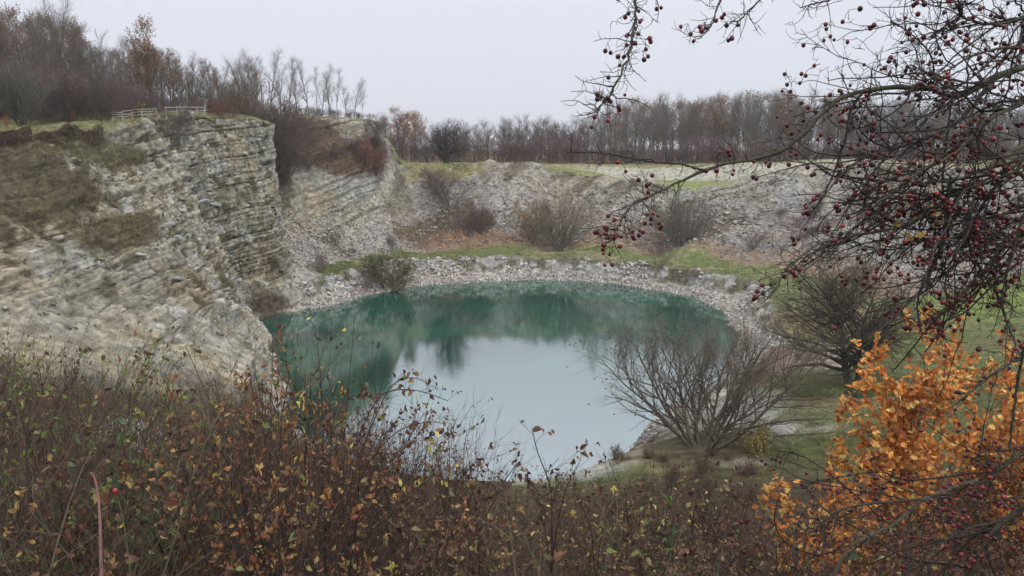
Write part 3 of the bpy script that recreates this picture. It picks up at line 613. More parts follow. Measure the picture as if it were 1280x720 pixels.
for px, py, D, tp, pr_, h0, wd, lab in ((172, 158, 82, 134, brown[1], 10.5, 1.2, 'small sapling with orange leaves at the left end of the cliff top rails'), (175, 150, 84, 126, tree_proto(3, 1, .03, 3, .2, 6, 4, 4, leafn=260, leafcol=YEL, leafsz=.18), 2.9, 1., 'small yellow leaved sapling behind the cliff top rails'),
        (212, 153, 84, 128, thick[2], 3.2, .9, 'dark rounded bush between the two runs of cliff top fence'), (276, 146, 92, 124, redb[0], 3.0, 1.1, 'reddish bush at the right end of the cliff top fence'), (292, 147, 93, 132, thick[1], 3.1, 1.2, 'brown bush hanging over the cliff corner'),
        (92, 160, 76, 138, tree_proto(3, 1.1, .03, 3, .2, 6, 4, 4, leafn=300, leafcol=OR, leafsz=.16), 2.9, 1., 'small orange leaved sapling in front of the purple thicket'), (8, 162, 66, 142, tree_proto(3, 1.4, .03, 4, .2, 6, 4, 4, leafn=350, leafcol=OR, leafsz=.16), 2.9, 1., 'low orange leaved shrub at the left frame edge')):
    single('bush' if 'bush' in lab else 'sapling', pr_, h0, px, py, D, tp, lab, 'bush' if 'bush' in lab else 'sapling', wd)
# ---- bushes on the slopes of the pit
shy = tree_proto(7, 3.8, .10, 16, .08, 9, 6, 4, tk=1.7, lean=52, up=.08, bark=(.15, .125, .095), twig=(.19, .155, .115), twl=.13, limbang=34, leafn=600, leafcol=[(.28, .19, .09), (.22, .17, .08)], leafsz=.16)
shy2 = tree_proto(6, 3.8, .14, 6, .12, 14, 7, 4, tk=1.8, lean=38, up=.08, bark=(.10, .09, .075), twig=(.14, .12, .10), twl=.13, limbang=42)
def slope_y(px, py):                                            # distance at which the sight line meets the ground
    for D in np.arange(30, 175, .4):
        p = PD(px, py, D)
        if gz(p[0], D) >= p[2]: return D
    return 150
for nm, pr_, h0, px, py, tp, wd, lab in (
    ('bare_bush', shy, 6.6, 700, 309, 236, 1.0, 'large bare fan shaped bush at the foot of the far scree slope'),
    ('autumn_bush', tree_proto(4, 2, .05, 8, .1, 7, 6, 5, lean=36, leafn=1100, leafcol=[(.34, .20, .09), (.28, .17, .08)], leafsz=.16, bark=BRN, twig=(.15, .10, .07)), 3.8, 664, 300, 250, 1., 'pale orange bush against the left side of the large bare bush'),
    ('dark_bush', shy2, 5.6, 852, 308, 246, 1.1, 'dark bare small tree at the foot of the far slope, below the berry branch tip'),
    ('bare_bush', thick[0], 3.1, 582, 292, 248, 1.1, 'dark rounded bush low on the slope below the lone rim tree'),
    ('bare_bush', thick[2], 3.1, 565, 258, 214, 1.3, 'dark bare bush high on the slope right under the lone rim tree'),
    ('bare_bush', thick[2], 3.1, 548, 240, 206, 1.2, 'small dark bush at the rim just left below the lone rim tree'),
    ('bare_bush', thick[1], 3.1, 600, 290, 258, 1.0, 'brown bush on the right flank of the dark rounded slope bush'),
    ('green_bush', tree_proto(3.4, 1.7, .05, 14, .08, 8, 6, 5, lean=44, leafn=2600, leafcol=[(.10, .10, .035), (.15, .13, .05), (.07, .075, .03)], leafsz=.13, bark=BRN, twig=(.09, .075, .05)), 3.3, 486, 364, 316, 1.15, 'dense dark olive bush at the water edge on the far left shore'),
    ('bare_bush', thick[1], 3.1, 455, 366, 344, 1.2, 'low brown bush beside the dense olive bush on the shore'),
    ('sapling', tree_proto(3.2, 1.5, .05, 5, .3, 8, 6, 5, lean=26, bark=(.13, .09, .07), twig=(.20, .14, .11)), 3.1, 822, 342, 304, 1., 'small bare pinkish sapling on the rocky bank across the water'),
    ('bare_bush', thick[1], 3.1, 400, 340, 314, .9, 'little bare bush on the scree behind the cliff corner'),
    ('bare_bush', thick[1], 3.1, 490, 308, 292, 1.2, 'tiny brown bush at the left end of the grass ledge'),
    ('red_bush', redb[0], 3.0, 462, 214, 180, 1.2, 'dark red bush on the steep slope below the ridge end'),
    ('red_bush', redb[0], 3.0, 448, 200, 172, 1.1, 'small red bush just above left of the other red bush under the ridge end'),
    ('bare_bush', thick[1], 3.1, 870, 352, 336, 1.5, 'low brown bush on the rocky bank at the right end of the water'),
    ('bare_bush', thick[0], 3.1, 1010, 300, 268, 1.6, 'purple grey bare bush on the right hand scree slope'),
    ('bare_bush', thick[2], 3.1, 325, 386, 350, 1.4, 'dark bush in the cleft at the foot of the cliff corner'),
    ('bare_bush', thick[1], 3.1, 940, 310, 284, 1.5, 'brown bare bush on the scree left of the purple grey one')):
    D = slope_y(px, py); single(nm, pr_, h0, px, py, D, tp, lab, 'bush' if nm != 'sapling' else 'sapling', wd)
for i_ in range(26):                                            # scrub dotted over the reddish slope behind the cliff corner
    px = rnd.uniform(345, 475); py = rnd.uniform(165, 215)+(px-345)*.12; D = slope_y(px, py)
    x = PD(px, py, D)[0]; s_ = rnd.uniform(.25, .55)
    put('scrub_bush', redb[0] if rnd.random() < .2 else rnd.choice(thick[1:]), (x, D, gz(x, D)-.1), rnd.uniform(0, 6), (s_*1.3, s_*1.3, s_), 'low reddish scrub bush on the slope under the ridge trees', 'bush', 'low scrub on the reddish slope')
for i_ in range(16):
    px = rnd.uniform(900, 1330); py = rnd.uniform(240, 335); D = slope_y(px, py); x = PD(px, py, D)[0]; s_ = rnd.uniform(.3, .75)
    put('scrub_bush', rnd.choice(thick[1:]), (x, D, gz(x, D)-.1), rnd.uniform(0, 6), (s_*1.3, s_*1.3, s_), 'small bare scrub bush on the grey scree slope behind the berry branches', 'bush', 'scrub on the right hand scree slope')
print('trees', time.time()-T0)
# ---------------------------------------------------------------- fence on the cliff top
def pole_mesh(name, a_, b_, r, sides=6, col=(.42, .40, .36)):
    ac = Acc(); pts = np.linspace(0, 1, 4)[:, None]*(np.array(b_)-np.array(a_))+np.array(a_); pts[1:3] += R.normal(size=(2, 3))*r*.25
    tubes(ac, pts[None], np.full((1, 4), r), sides, col, .1); n = 4*sides
    ac.T.append(np.array([(0, i, i+1) for i in range(1, sides-1)]+[(n-sides, n-sides+i+1, n-sides+i) for i in range(1, sides-1)]))
    return ac.mesh(name, [M_WOOD])
def fence(pts, rails, label, hgt=.92):
    root = bpy.data.objects.new('fence', None); C.objects.link(root); root.location = pts[0]; root['label'] = label; root['category'] = 'fence'; root['group'] = 'weathered rail fences on the cliff top'
    o = np.array(pts[0]); pts = [np.array(p)-o for p in pts]
    for p in pts: link('post', pole_mesh('post', p-np.array((0, 0, .3)), p+np.array((R.normal()*.04, R.normal()*.04, hgt+.1*R.random())), .06), root)
    for a_, b_ in zip(pts[:-1], pts[1:]):
        for h in rails:
            e_ = R.normal()*.05; dd = (b_-a_)*.04
            link('rail', pole_mesh('rail', a_+np.array((0, -.08, h))-dd, b_+np.array((0, -.08, h+e_))+dd, .042), root)
def top(px, D): x = (px-640)/FPX*D; return (x, D, gz(x, D)+.12)
fence([top(218, 87), top(231, 88.5), top(244, 89.5), top(256, 90.3), top(265, 91)], (.42, .84), 'pale two rail wooden fence on the highest point of the cliff edge')
fence([top(152, 78.5), top(164, 80), top(176, 81.5), top(188, 83), top(198, 84.3), top(206, 85.2)], (.25, .52, .8), 'weathered three rail fence sloping down the cliff edge, left of the dark round bush', .85)

# ---------------------------------------------------------------- stones
def stone_geo(seed):
    r_ = np.random.default_rng(seed)
    v = np.array([(x, y, z) for z in (-.5, .5) for y in (-.5, .5) for x in (-.5, .5)])*(1+.0)
    v = v*(1-.25*r_.random((8, 1)))+r_.normal(size=(8, 3))*.07
    q = np.array([(0, 2, 3, 1), (4, 5, 7, 6), (0, 1, 5, 4), (2, 6, 7, 3), (0, 4, 6, 2), (1, 3, 7, 5)])
    return v, q
def stone_mesh(seed, col, name='stone'):                        # faceted block with chipped edges
    v, q = stone_geo(seed); r_ = np.random.default_rng(seed+99)
    ac = Acc(); V = []; F = []; n = 0
    for f in q:                                                 # inset faces give chamfered edges
        c = v[f].mean(0); i_ = v[f]+(c-v[f])*.2+norm(c[None])*.06
        V.append(i_); F.append(np.arange(4)+n); n += 4
    V = np.concatenate(V+[v]); F = list(F)
    T = []
    for a_ in range(6):
        for k in range(4):
            i0, i1 = q[a_][k], q[a_][(k+1) % 4]
            T.append((24+i0, 24+i1, a_*4+(k+1) % 4)); T.append((24+i0, a_*4+(k+1) % 4, a_*4+k))
    ac.add(V+r_.normal(size=V.shape)*.012, F, T, col); return ac.mesh(name, [M_STONE])
SM = [stone_mesh(i, c_) for i, c_ in enumerate([(.33, .31, .27), (.29, .28, .25), (.37, .35, .31), (.34, .30, .22), (.26, .26, .26), (.44, .43, .41)])]
def euler_from(a_, b_, c_):
    from mathutils import Matrix
    return Matrix(((a_[0], b_[0], c_[0]), (a_[1], b_[1], c_[1]), (a_[2], b_[2], c_[2]))).to_euler()
N2 = normals(P2)
def grid_pick(n, k0, k1, p0, p1, mask=None, sd=1):
    r_ = np.random.default_rng(sd)
    ii = np.where((kk >= k0) & (kk <= k1))[0]; jj = np.where((phis >= p0) & (phis <= p1))[0]
    I = r_.choice(ii, n*3); J = r_.choice(jj, n*3)
    if mask is not None: ok = mask[I, J]; I = I[ok]; J = J[ok]
    return I[:n], J[:n]
# proud blocks of bedded limestone on the cliff
I, J = grid_pick(150, 5.6, 8.7, -128, -60, col.sum(-1)/3 > .22, 4)
for i, j in zip(I, J):
    p = P2[i, j]; n_ = norm((N2[i, j]*np.array([1, 1, .2]))[None])[0]
    t_ = norm(np.cross(np.array([0, 0, 1.]), n_)[None])[0]; t_ = norm((t_+np.array([0, 0, .22]))[None])[0]; u_ = np.cross(n_, t_)
    o = link('rock_block', SM[R.integers(0, 5)], cliff)
    o.location = p-n_*.10; o.rotation_euler = euler_from(t_, n_, u_)
    s_ = R.uniform(.35, 1.0); o.scale = (s_*R.uniform(.9, 1.6), R.uniform(.3, .5), s_*R.uniform(.3, .55))
def lay_stones(parent, n, k0, k1, p0, p1, smin, smax, sd):
    I, J = grid_pick(n, k0, k1, p0, p1, fbm(P2, .22, 3, 401) > -.05, sd)
    for i, j in zip(I, J):
        o = link('stone', SM[R.integers(0, 6)], parent); s_ = R.uniform(smin, smax)
        o.location = P2[i, j]+N2[i, j]*s_*.12; o.rotation_euler = tuple(R.uniform(-.4, .4, 2))+(R.uniform(0, 6.28),); o.scale = (s_, s_*R.uniform(.6, 1), s_*R.uniform(.4, .7))
lay_stones(shore, 150, 3.2, 4.9, -60, 100, .3, .75, 11); lay_stones(shore, 60, 3.1, 4.7, 100, 170, .25, .7, 12)
lay_stones(far_slope, 90, 6.0, 7.4, -18, 80, .35, .8, 13)
def scree(name, parent, n, k0, k1, p0, p1, smin, smax, cols, sd, mask=None):
    r_ = np.random.default_rng(sd); I, J = grid_pick(n, k0, k1, p0, p1, mask, sd); n = len(I)
    v, q = stone_geo(sd+5)
    Rm = r_.normal(size=(n, 3, 3)); Rm, _ = np.linalg.qr(Rm)
    s_ = (smin+(smax-smin)*r_.random(n)**3)[:, None, None]
    V = np.einsum('nij,kj->nki', Rm, v*np.array([1, .8, .55]))*s_
    jit = (r_.random((n, 3))-.5)*np.array([.3, .3, 0])
    V = V+(P2[I, J]+N2[I, J]*s_[:, :, 0]*.15+jit)[:, None, :]
    Q = (q[None]+(np.arange(n)*8)[:, None, None]).reshape(-1, 4)
    c = np.asarray(cols)[r_.integers(0, len(cols), n)]*(.6+.7*r_.random((n, 1)))
    ac = Acc(); ac.add(V.reshape(-1, 3), Q, col=np.repeat(c, 8, 0)); link(name, ac.mesh(name, [M_STONE]), parent, 'stuff')
SC = [(.36, .33, .30), (.31, .29, .27), (.42, .39, .36), (.23, .205, .185)]
patch = fbm(P2, .22, 3, 401)
scree('scree', shore, 7000, 3.0, 3.9, -60, 60, .10, .38, SC, 21); scree('scree', shore, 5000, 3.4, 4.4, -60, 85, .10, .45, SC, 27, patch > .0); scree('scree', shore, 2500, 4.2, 5.0, -50, 112, .15, .6, [(.36, .34, .32), (.28, .27, .25)], 22, patch > .05); scree('scree', shore, 2600, 3.0, 4.0, 60, 112, .08, .3, SC, 28, patch > -.1)
scree('scree', shore, 6000, 3.0, 4.5, 112, 175, .08, .35, SC, 23)
scree('scree', far_slope, 9000, 5.9, 8.4, -18, 84, .12, .42, [(.36, .34, .32), (.40, .37, .35), (.29, .26, .24)], 24)
scs = [o for o in bpy.data.objects if o.name == 'scree_slope'][0]
scree('scree', scs, 4500, 6.0, 7.4, -54, -18, .10, .35, [(.40, .37, .34), (.44, .41, .37), (.26, .22, .19)], 25)
scree('rubble', cliff, 1800, 5.3, 8.8, -140, -56, .10, .35, [(.33, .32, .28), (.38, .37, .34), (.27, .25, .20)], 26, col.sum(-1)/3 > .2)

# ---------------------------------------------------------------- grass and litter
def blades(name, I, J, hmin, hmax, wd, cols, sd, lean=.5, jitr=.3, parent=None, kind='stuff', n_per=3, label=None, cat=None, down=0.):
    r_ = np.random.default_rng(sd); I = np.repeat(I, n_per); J = np.repeat(J, n_per); n = len(I)
    b = P2[I, J]+(r_.random((n, 3))-.5)*np.array([jitr, jitr, 0]); az = r_.random(n)*6.28
    h = hmin+(hmax-hmin)*r_.random(n); sd_ = np.stack([np.cos(az), np.sin(az), az*0], 1)
    tipd = np.stack([r_.normal(size=n)*lean, r_.normal(size=n)*lean, np.ones(n)*(1-down)], 1)+N2[I, J]*down*1.5; tipd = norm(tipd)
    V = np.stack([b-sd_*wd/2, b+sd_*wd/2, b+tipd*h[:, None]], 1)
    c = np.asarray(cols)[r_.integers(0, len(cols), n)]*(.7+.6*r_.random((n, 1)))
    ac = Acc(); ac.add(V.reshape(-1, 3), T=np.arange(3*n).reshape(-1, 3), col=np.repeat(c, 3, 0))
    return link(name, ac.mesh(name, [M_GRASS]), parent, kind, label, cat)
lum = col.sum(-1)/3; green = (col[..., 1] > col[..., 0]*1.02)
GC = [(.13, .16, .06), (.17, .18, .075), (.20, .18, .09)]; DC = [(.20, .15, .09), (.15, .11, .07), (.24, .19, .11)]
I, J = grid_pick(42000, 5.0, 6.9, 86, 160, (lum < .19) & (fbm(P2, .5, 3, 411) > -.25), 31)
blades('meadow_grass', I, J, .06, .30, .035, GC+DC, 32, jitr=1.1, label='short tufty autumn grass of the meadow beside the pond', cat='grass')
I, J = grid_pick(9000, 4.95, 6.05, -50, 84, green & (lum < .2), 33)
blades('ledge_grass', I, J, .06, .2, .05, GC, 34, label='green grass strip on the ledge above the far shore', cat='grass')
I, J = grid_pick(5000, 3.9, 5.1, -50, 160, lum < .22, 51)
blades('bank_herbage', I, J, .1, .45, .04, [(.17, .15, .08), (.20, .15, .11), (.13, .13, .06), (.25, .20, .15)], 52, jitr=.7, label='brown and olive herbage growing on the rocky bank round the pond', cat='dead plants')
I, J = grid_pick(20000, 5.4, 9.0, -140, -56, lum < .17, 35)
blades('dry_tufts', I, J, .12, .4, .05, [(.17, .15, .075), (.13, .11, .06), (.21, .17, .09), (.12, .09, .06)], 36, jitr=.6, down=.5, label='brown and olive turf clinging to the ledges of the left cliff', cat='dry grass')
I, J = grid_pick(9000, 6.0, 9.0, -56, 60, lum < .15, 37)
blades('slope_tufts', I, J, .15, .5, .06, [(.17, .12, .09), (.14, .10, .075), (.20, .15, .10)], 38, jitr=.8, down=.5, label='brown dead herbage on the dark strips of the far slopes', cat='dry grass')
I, J = grid_pick(7000, 9.0, 10.9, -142, -62, None, 39)
blades('cliff_top_grass', I, J, .05, .2, .035, [(.22, .22, .10), (.26, .24, .13), (.16, .17, .07)], 40, label='short olive grass along the top of the left cliff', cat='grass')
q_ = PZ(985, 440, 2.5); dd_ = np.hypot(P2[..., 0]-q_[0], P2[..., 1]-q_[1])
I, J = grid_pick(3500, 4.2, 6.0, 95, 145, dd_ < 5.5, 41)
blades('reed_patch', I, J, .35, .9, .03, [(.38, .29, .25), (.30, .23, .19), (.42, .34, .29)], 42, lean=.25, label='patch of pale pinkish dead herbage between the pond and the dark bare tree', cat='dead plants')
# low moss mounds and pale boulder in the meadow
for px, py, z_, s_, lab, c_, nm, ct in ((1030, 482, 3.8, (2.1, 1.4, .75), 'green mossy mound just left of the dark tree trunk', (.10, .135, .04), 'mossy_mound', 'mound'),
    (1098, 492, 3.9, (1.9, 1.3, .7), 'darker green mossy mound just right of the dark tree trunk', (.085, .115, .04), 'mossy_mound', 'mound'),
    (968, 536, 3.0, (1.6, 1.0, .55), 'pale grey low boulder in the grass between the multi stemmed tree and the orange oak', (.40, .38, .36), 'boulder', 'boulder'),
    (150, 486, 8.6, (1.8, 1.6, 1.1), 'large smooth pale boulder at the foot of the left cliff, behind the shrubs', (.44, .44, .43), 'boulder', 'boulder')):
    p = PZ(px, py, z_); g_ = gz(p[0], p[1]); th = np.linspace(0, 2*math.pi, 29)[:-1]; el = np.linspace(0, math.pi/2, 9)
    V = np.array([(math.cos(t_)*math.cos(e_), math.sin(t_)*math.cos(e_), math.sin(e_)) for e_ in el[:-1] for t_ in th]+[(0, 0, 1)])
    V = V*(1+.22*vn(V, 1.6, 7)[:, None]+.08*vn(V, 5., 8)[:, None])*np.array(s_); V[:, 2] -= .1
    n = 28; Q = [(a_*n+i, a_*n+(i+1) % n, (a_+1)*n+(i+1) % n, (a_+1)*n+i) for a_ in range(7) for i in range(n)]; T_ = [(7*n+i, 7*n+(i+1) % n, 8*n) for i in range(n)]
    ac = Acc(); ac.add(V, Q, T_, c_); o = link(nm, ac.mesh(nm, [M_ROCK if nm == 'boulder' else M_GRASS], True), None, None, lab, ct); o.location = (p[0], p[1], g_-.05)
    if nm == 'mossy_mound':
        m_ = 2600; th = R.random(m_)*6.28; e_ = np.arcsin(R.random(m_)); b = np.stack([np.cos(th)*np.cos(e_), np.sin(th)*np.cos(e_), np.sin(e_)], 1)*np.array(s_)*.97
        az = R.random(m_)*6.28; sdv = np.stack([np.cos(az), np.sin(az), az*0], 1)*.02; tp = b+norm(b+R.normal(size=(m_, 3))*.6+np.array([0, 0, 1.]))*(.06+.12*R.random((m_, 1)))
        ac = Acc(); ac.add(np.stack([b-sdv, b+sdv, tp], 1).reshape(-1, 3), T=np.arange(3*m_).reshape(-1, 3), col=np.repeat(np.array(c_)*(.7+.9*R.random((m_, 1))), 3, 0))
        link('grass', ac.mesh('grass', [M_GRASS]), o, 'stuff')
r9 = np.random.default_rng(61); I, J = grid_pick(5000, 4.6, 6.9, 86, 165, None, 61)
ac = Acc(); leaves(ac, P2[I, J]+np.array([0, 0, .04]), r9.normal(size=(len(I), 3))*np.array([1, 1, .15]), .09, [(.30, .16, .07), (.24, .12, .06), (.36, .25, .11), (.15, .08, .05)], 'quad', 0.)
link('fallen_leaves', ac.mesh('fallen_leaves', [M_LEAF]), None, 'stuff', 'brown and orange fallen leaves scattered over the meadow beside the pond', 'fallen leaves')
fx = r9.uniform(-18, 18, 500); fy = 45+r9.uniform(0, 60, 500)**1.0; ok = np.hypot(fx, fy-80) < 27; n9 = ok.sum()
ac = Acc(); leaves(ac, np.stack([fx[ok], fy[ok], np.full(n9, .012)], 1), r9.normal(size=(n9, 3))*np.array([1, 1, 0]), .07, [(.20, .12, .05), (.12, .08, .04)], 'quad', 0.)
fl = np.concatenate(ac.V); fl[:, 2] = .012+.004*r9.random(len(fl)); ac.V = [fl]
link('floating_leaves', ac.mesh('floating_leaves', [M_LEAF]), None, 'stuff', 'tiny fallen leaves floating on the pond', 'floating leaves')
print('ground detail', time.time()-T0)

# ---------------------------------------------------------------- trees on the right of the pond
m1 = tree_proto(8.2, 4.2, .15, 11, .16, 15, 8, 4, lean=50, up=.05, bark=(.10, .088, .068), twig=(.15, .125, .10), leafn=1100, leafcol=[(.09, .05, .04), (.14, .08, .05)], leafsz=.12, twl=.10, limbang=40, wig=.075)
single('multi_stemmed_tree', m1, 7.6, 875, 566, 43.2, 384, 'bare spreading many stemmed tree on the near right shore, reaching out over the water', 'tree', 1.05, 0.6)
m2 = tree_proto(8.0, 5.0, .30, 2, .15, 42, 11, 6, tk=1.3, lean=10, up=.03, bark=(.05, .046, .036), twig=(.085, .07, .055), leafn=1500, leafcol=[(.22, .13, .07), (.16, .09, .06)], leafsz=.10, twl=.12, limbang=66)
single('dark_tree', m2, 7.8, 1067, 478, 52.0, 318, 'dark round crowned bare tree with a stout trunk on the meadow between two mossy mounds', 'tree', .98)
ysh = tree_proto(1.5, .7, .02, 8, .1, 7, 5, 4, lean=32, leafn=1300, leafcol=[(.50, .40, .11), (.40, .34, .10), (.32, .30, .10)], leafsz=.075, twig=(.16, .12, .07))
single('yellow_shrub', ysh, 1.5, 939, 572, 41.5, 524, 'small yellow leaved shrub just right of the many stemmed tree', 'shrub', 1.1)
lows = [tree_proto(1.6, .8, .015, 16, .1, 7, 5, 4, lean=32, leafn=ln, leafcol=lc, leafsz=.06, bark=b_, twig=b_) for b_, ln, lc in (((.13, .08, .06), 200, BRL), ((.10, .085, .055), 120, OLV))]
for i_ in range(30):                                            # scrub round the foot of the trees and along the near right shore
    px, py = (rnd.uniform(770, 960), rnd.uniform(565, 625)) if i_ < 18 else (rnd.uniform(985, 1180), rnd.uniform(372, 450))
    D = slope_y(px, py); x = PD(px, py, D)[0]; s_ = rnd.uniform(.3, .65)
    if D > 100: continue
    put('scrub_bush', lows[i_ % 2], (x, D, gz(x, D)-.05), rnd.uniform(0, 6), s_, 'low brown leafless scrub bush beside the near right shore' if i_ < 18 else 'low brown scrub bush on the bank behind the dark round crowned tree', 'bush', 'scrub on the near right shore' if i_ < 18 else 'scrub behind the dark tree')
print('mid', time.time()-T0)
# ---------------------------------------------------------------- foreground shrubs
def shrub(H, nst, lean, stem, shoots, tw, leafn, leafcol, leafsz, kind='oval', hang=1., arch=0., rad=.008, top_only=.25, curl=.3, up=.06, hips=0):
    az = R.random(nst)*6.28; a = np.radians(lean)*np.sqrt(R.random(nst))*1.4
    base = np.stack([np.cos(az)*.25*R.random(nst), np.sin(az)*.25*R.random(nst), np.zeros(nst)-.25], 1)
    d = np.stack([np.sin(a)*np.cos(az), np.sin(a)*np.sin(az), np.cos(a)], 1); Ln = H*(.7+.36*R.random(nst))
    P0 = integrate(base, d, Ln+.25, 11, .09, .0, arch); R0 = rad*(.6+.6*R.random((nst, 1)))*np.linspace(1, .3, 11)[None]
    P1, R1 = grow(P0, R0, shoots, .22, 1., lambda t: H*.24*(1.15-.5*t), 34, 10, 6, .13, up, .012, .0022)
    P2_, R2_ = grow(P1, R1, tw, .15, 1., lambda t: H*.085+0*t, 38, 14, 4, .16, up, .012, .0014)
    ac = Acc(); tubes(ac, P0, R0, 5, stem, .65); tubes(ac, P1, R1, 4, stem, .6); tubes(ac, P2_, R2_, 3, np.array(stem)*1.05, .35)
    parts = [('stems', ac.mesh('stems', [M_BARK]))]
    if leafn:
        lf = Acc(); tot = len(P1)+len(P2_); n1 = leafn//3
        i = R.integers(0, len(P1), n1); t = R.random(n1); p, T, _ = sample(P1, R1, i, np.clip(t, .1, .99)); leaves(lf, p, T, leafsz, leafcol, kind, hang, .3, curl)
        n2 = leafn-n1; sel_ = R.integers(0, len(P2_), max(20, int(len(P2_)*.28))); i = sel_[R.integers(0, len(sel_), n2)]; t = R.random(n2)**.5; p, T, _ = sample(P2_, R2_, i, np.clip(t, .1, .99)); leaves(lf, p, T, leafsz, leafcol, kind, hang, .3, curl)
        parts.append(('leaves', lf.mesh('leaves', [M_LEAF])))
    return parts
RB = (.080, .046, .038); OG = (.11, .096, .065); DB = (.038, .030, .026)
DL = [(.14, .065, .045), (.19, .10, .055), (.10, .05, .038), (.06, .035, .03), (.07, .04, .035), (.26, .20, .09), (.15, .17, .055), (.16, .085, .05), (.09, .045, .036)]
RU = [(.28, .12, .05), (.20, .07, .04), (.36, .23, .08), (.12, .055, .035), (.26, .17, .07)]
GL = [(.15, .18, .05), (.22, .24, .06), (.11, .13, .045), (.16, .10, .05)]; DG = [(.07, .12, .045), (.10, .15, .06), (.12, .10, .04), (.05, .09, .04)]
YL = [(.72, .58, .16), (.62, .48, .12), (.50, .44, .14)]
SHR = {
 'dogwood': ([shrub(2, 14, 26, RB, 9, 4, 620, DL, .056, hang=1.3, curl=.7) for _ in range(4)], 'reddish stemmed shrub with curled brown leaves', 'curled brown leaved shrubs of the foreground'),
 'bare': ([shrub(2, 18, 20, OG, 9, 5, 260, RU+DL, .04, hang=.5) for _ in range(3)], 'thin olive stemmed shrub, almost leafless', 'almost leafless shrubs of the foreground'),
 'twiggy': ([shrub(2, 18, 24, RB, 9, 5, 380, DL, .042) for _ in range(2)]+[shrub(2, 18, 24, DB, 9, 5, 300, DL, .042)], 'dense reddish twiggy shrub with few leaves', 'reddish twiggy shrubs of the foreground'),
 'rusty': ([shrub(2, 13, 26, DB, 10, 6, 1700, RU, .036, hang=.2) for _ in range(2)], 'shrub thick with small rusty and yellow leaves', 'small rusty leaved shrubs on the left'),
 'green': ([shrub(2, 12, 24, OG, 9, 5, 700, GL, .035, hang=.2) for _ in range(1)], 'shrub with small yellow green leaves', 'yellow green leaved shrubs at the left edge'),
 'bramble': ([shrub(1, 14, 42, RB, 7, 3, 420, DG+DL[:2], .045, hang=.2, arch=.12, rad=.005) for _ in range(2)], 'low bramble with dark leaves', 'low brambles of the foreground'),
 'yellow': ([shrub(1.6, 6, 24, OG, 6, 3, 130, YL, .055, hang=1.) for _ in range(1)], 'shrub with hanging bright yellow leaves', 'yellow leaved shrubs of the foreground'),
}
H0 = dict(dogwood=2., bare=2., twiggy=2., rusty=2., green=2., bramble=1., yellow=1.6)
prof = lambda px: np.interp(px, [-60, 0, 60, 100, 130, 165, 200, 250, 300, 345, 380, 420, 460, 500, 530, 570, 610, 660, 700, 740, 780, 830, 870, 920, 960, 1000, 1060, 1340],
                            [395, 400, 420, 430, 490, 545, 480, 455, 425, 420, 470, 490, 500, 490, 540, 570, 600, 590, 585, 605, 600, 598, 596, 620, 630, 625, 640, 640])
rn = random.Random(11); cnt = {}
for D0, step in ((3.6, .75), (4.4, .75), (5.4, .8), (6.8, .9), (8.4, 1.0), (10.2, 1.1), (12.4, 1.25), (15, 1.3), (18, 1.4), (22, 1.6), (27, 1.9), (33, 2.4)):
    x = -.74*D0-.8
    while x < .74*D0+.8:
        xx = x+rn.uniform(-.3, .3)*step; D = D0*(1+rn.uniform(-.06, .06)); px = 640+xx/D*FPX*1.0; x += step
        z = gz(xx, D)
        if px > 1000 and D0 > 13 or px > 960 and D0 > 20: continue
        top_y = prof(px)-(-22 if 60 < px < 220 else -6 if px < 360 else 6 if px < 540 else -8 if px < 765 else 24)+abs(rn.gauss(0, 1))*(30 if D0 > 6 else 60)+(40 if D0 < 6 else 0)
        topz = PD(min(max(px, -60), 1340), top_y, D)[2]; H = topz-z
        mxh = 4.2 if px < 420 else 3.2
        if H < .35: continue
        H = min(H, mxh*(1 if D0 > 5 else .8))
        u = rn.random(); low = H < 1.0
        if low: k_ = 'bramble' if u < .45 else ('twiggy' if u < .8 else 'dogwood')
        elif px < 105: k_ = 'green' if u < .13 and D0 < 11 else ('bare' if u < .5 else ('twiggy' if u < .9 else 'bramble'))
        elif px < 190: k_ = 'bare' if u < .5 else ('bramble' if u < .7 else 'twiggy')
        elif px < 370: k_ = 'rusty' if u < .5 and top_y < 560 else ('dogwood' if u < .6 else ('bare' if u < .8 else 'twiggy'))
        elif px < 600: k_ = 'dogwood' if u < .55 else ('twiggy' if u < .85 else 'bare')
        elif px < 780: k_ = 'dogwood' if u < .4 else ('twiggy' if u < .72 else ('bramble' if u < .85 else 'bare'))
        else: k_ = 'twiggy' if u < .55 else ('dogwood' if u < .75 else ('yellow' if u < .85 and D0 > 8 else 'bramble'))
        s_ = H/H0[k_]; w_ = max(s_*rn.uniform(.85, 1.1), .7 if k_ != 'bramble' else .9)
        if w_ > 1.5: w_ = 1.5
        prs, lab, g = SHR[k_]
        put('bramble' if k_ == 'bramble' else 'shrub', rn.choice(prs), (xx, D, z), rn.uniform(0, 6.28), (w_, w_, s_), lab+', '+('close by' if D < 7.5 else 'halfway down the near bank' if D < 14 else 'low on the near bank')+(' at the left' if px < 190 else ' before the cliff' if px < 380 else ' before the dark water' if px < 560 else ' before the bright water' if px < 770 else ' at the right'), 'shrub', g)
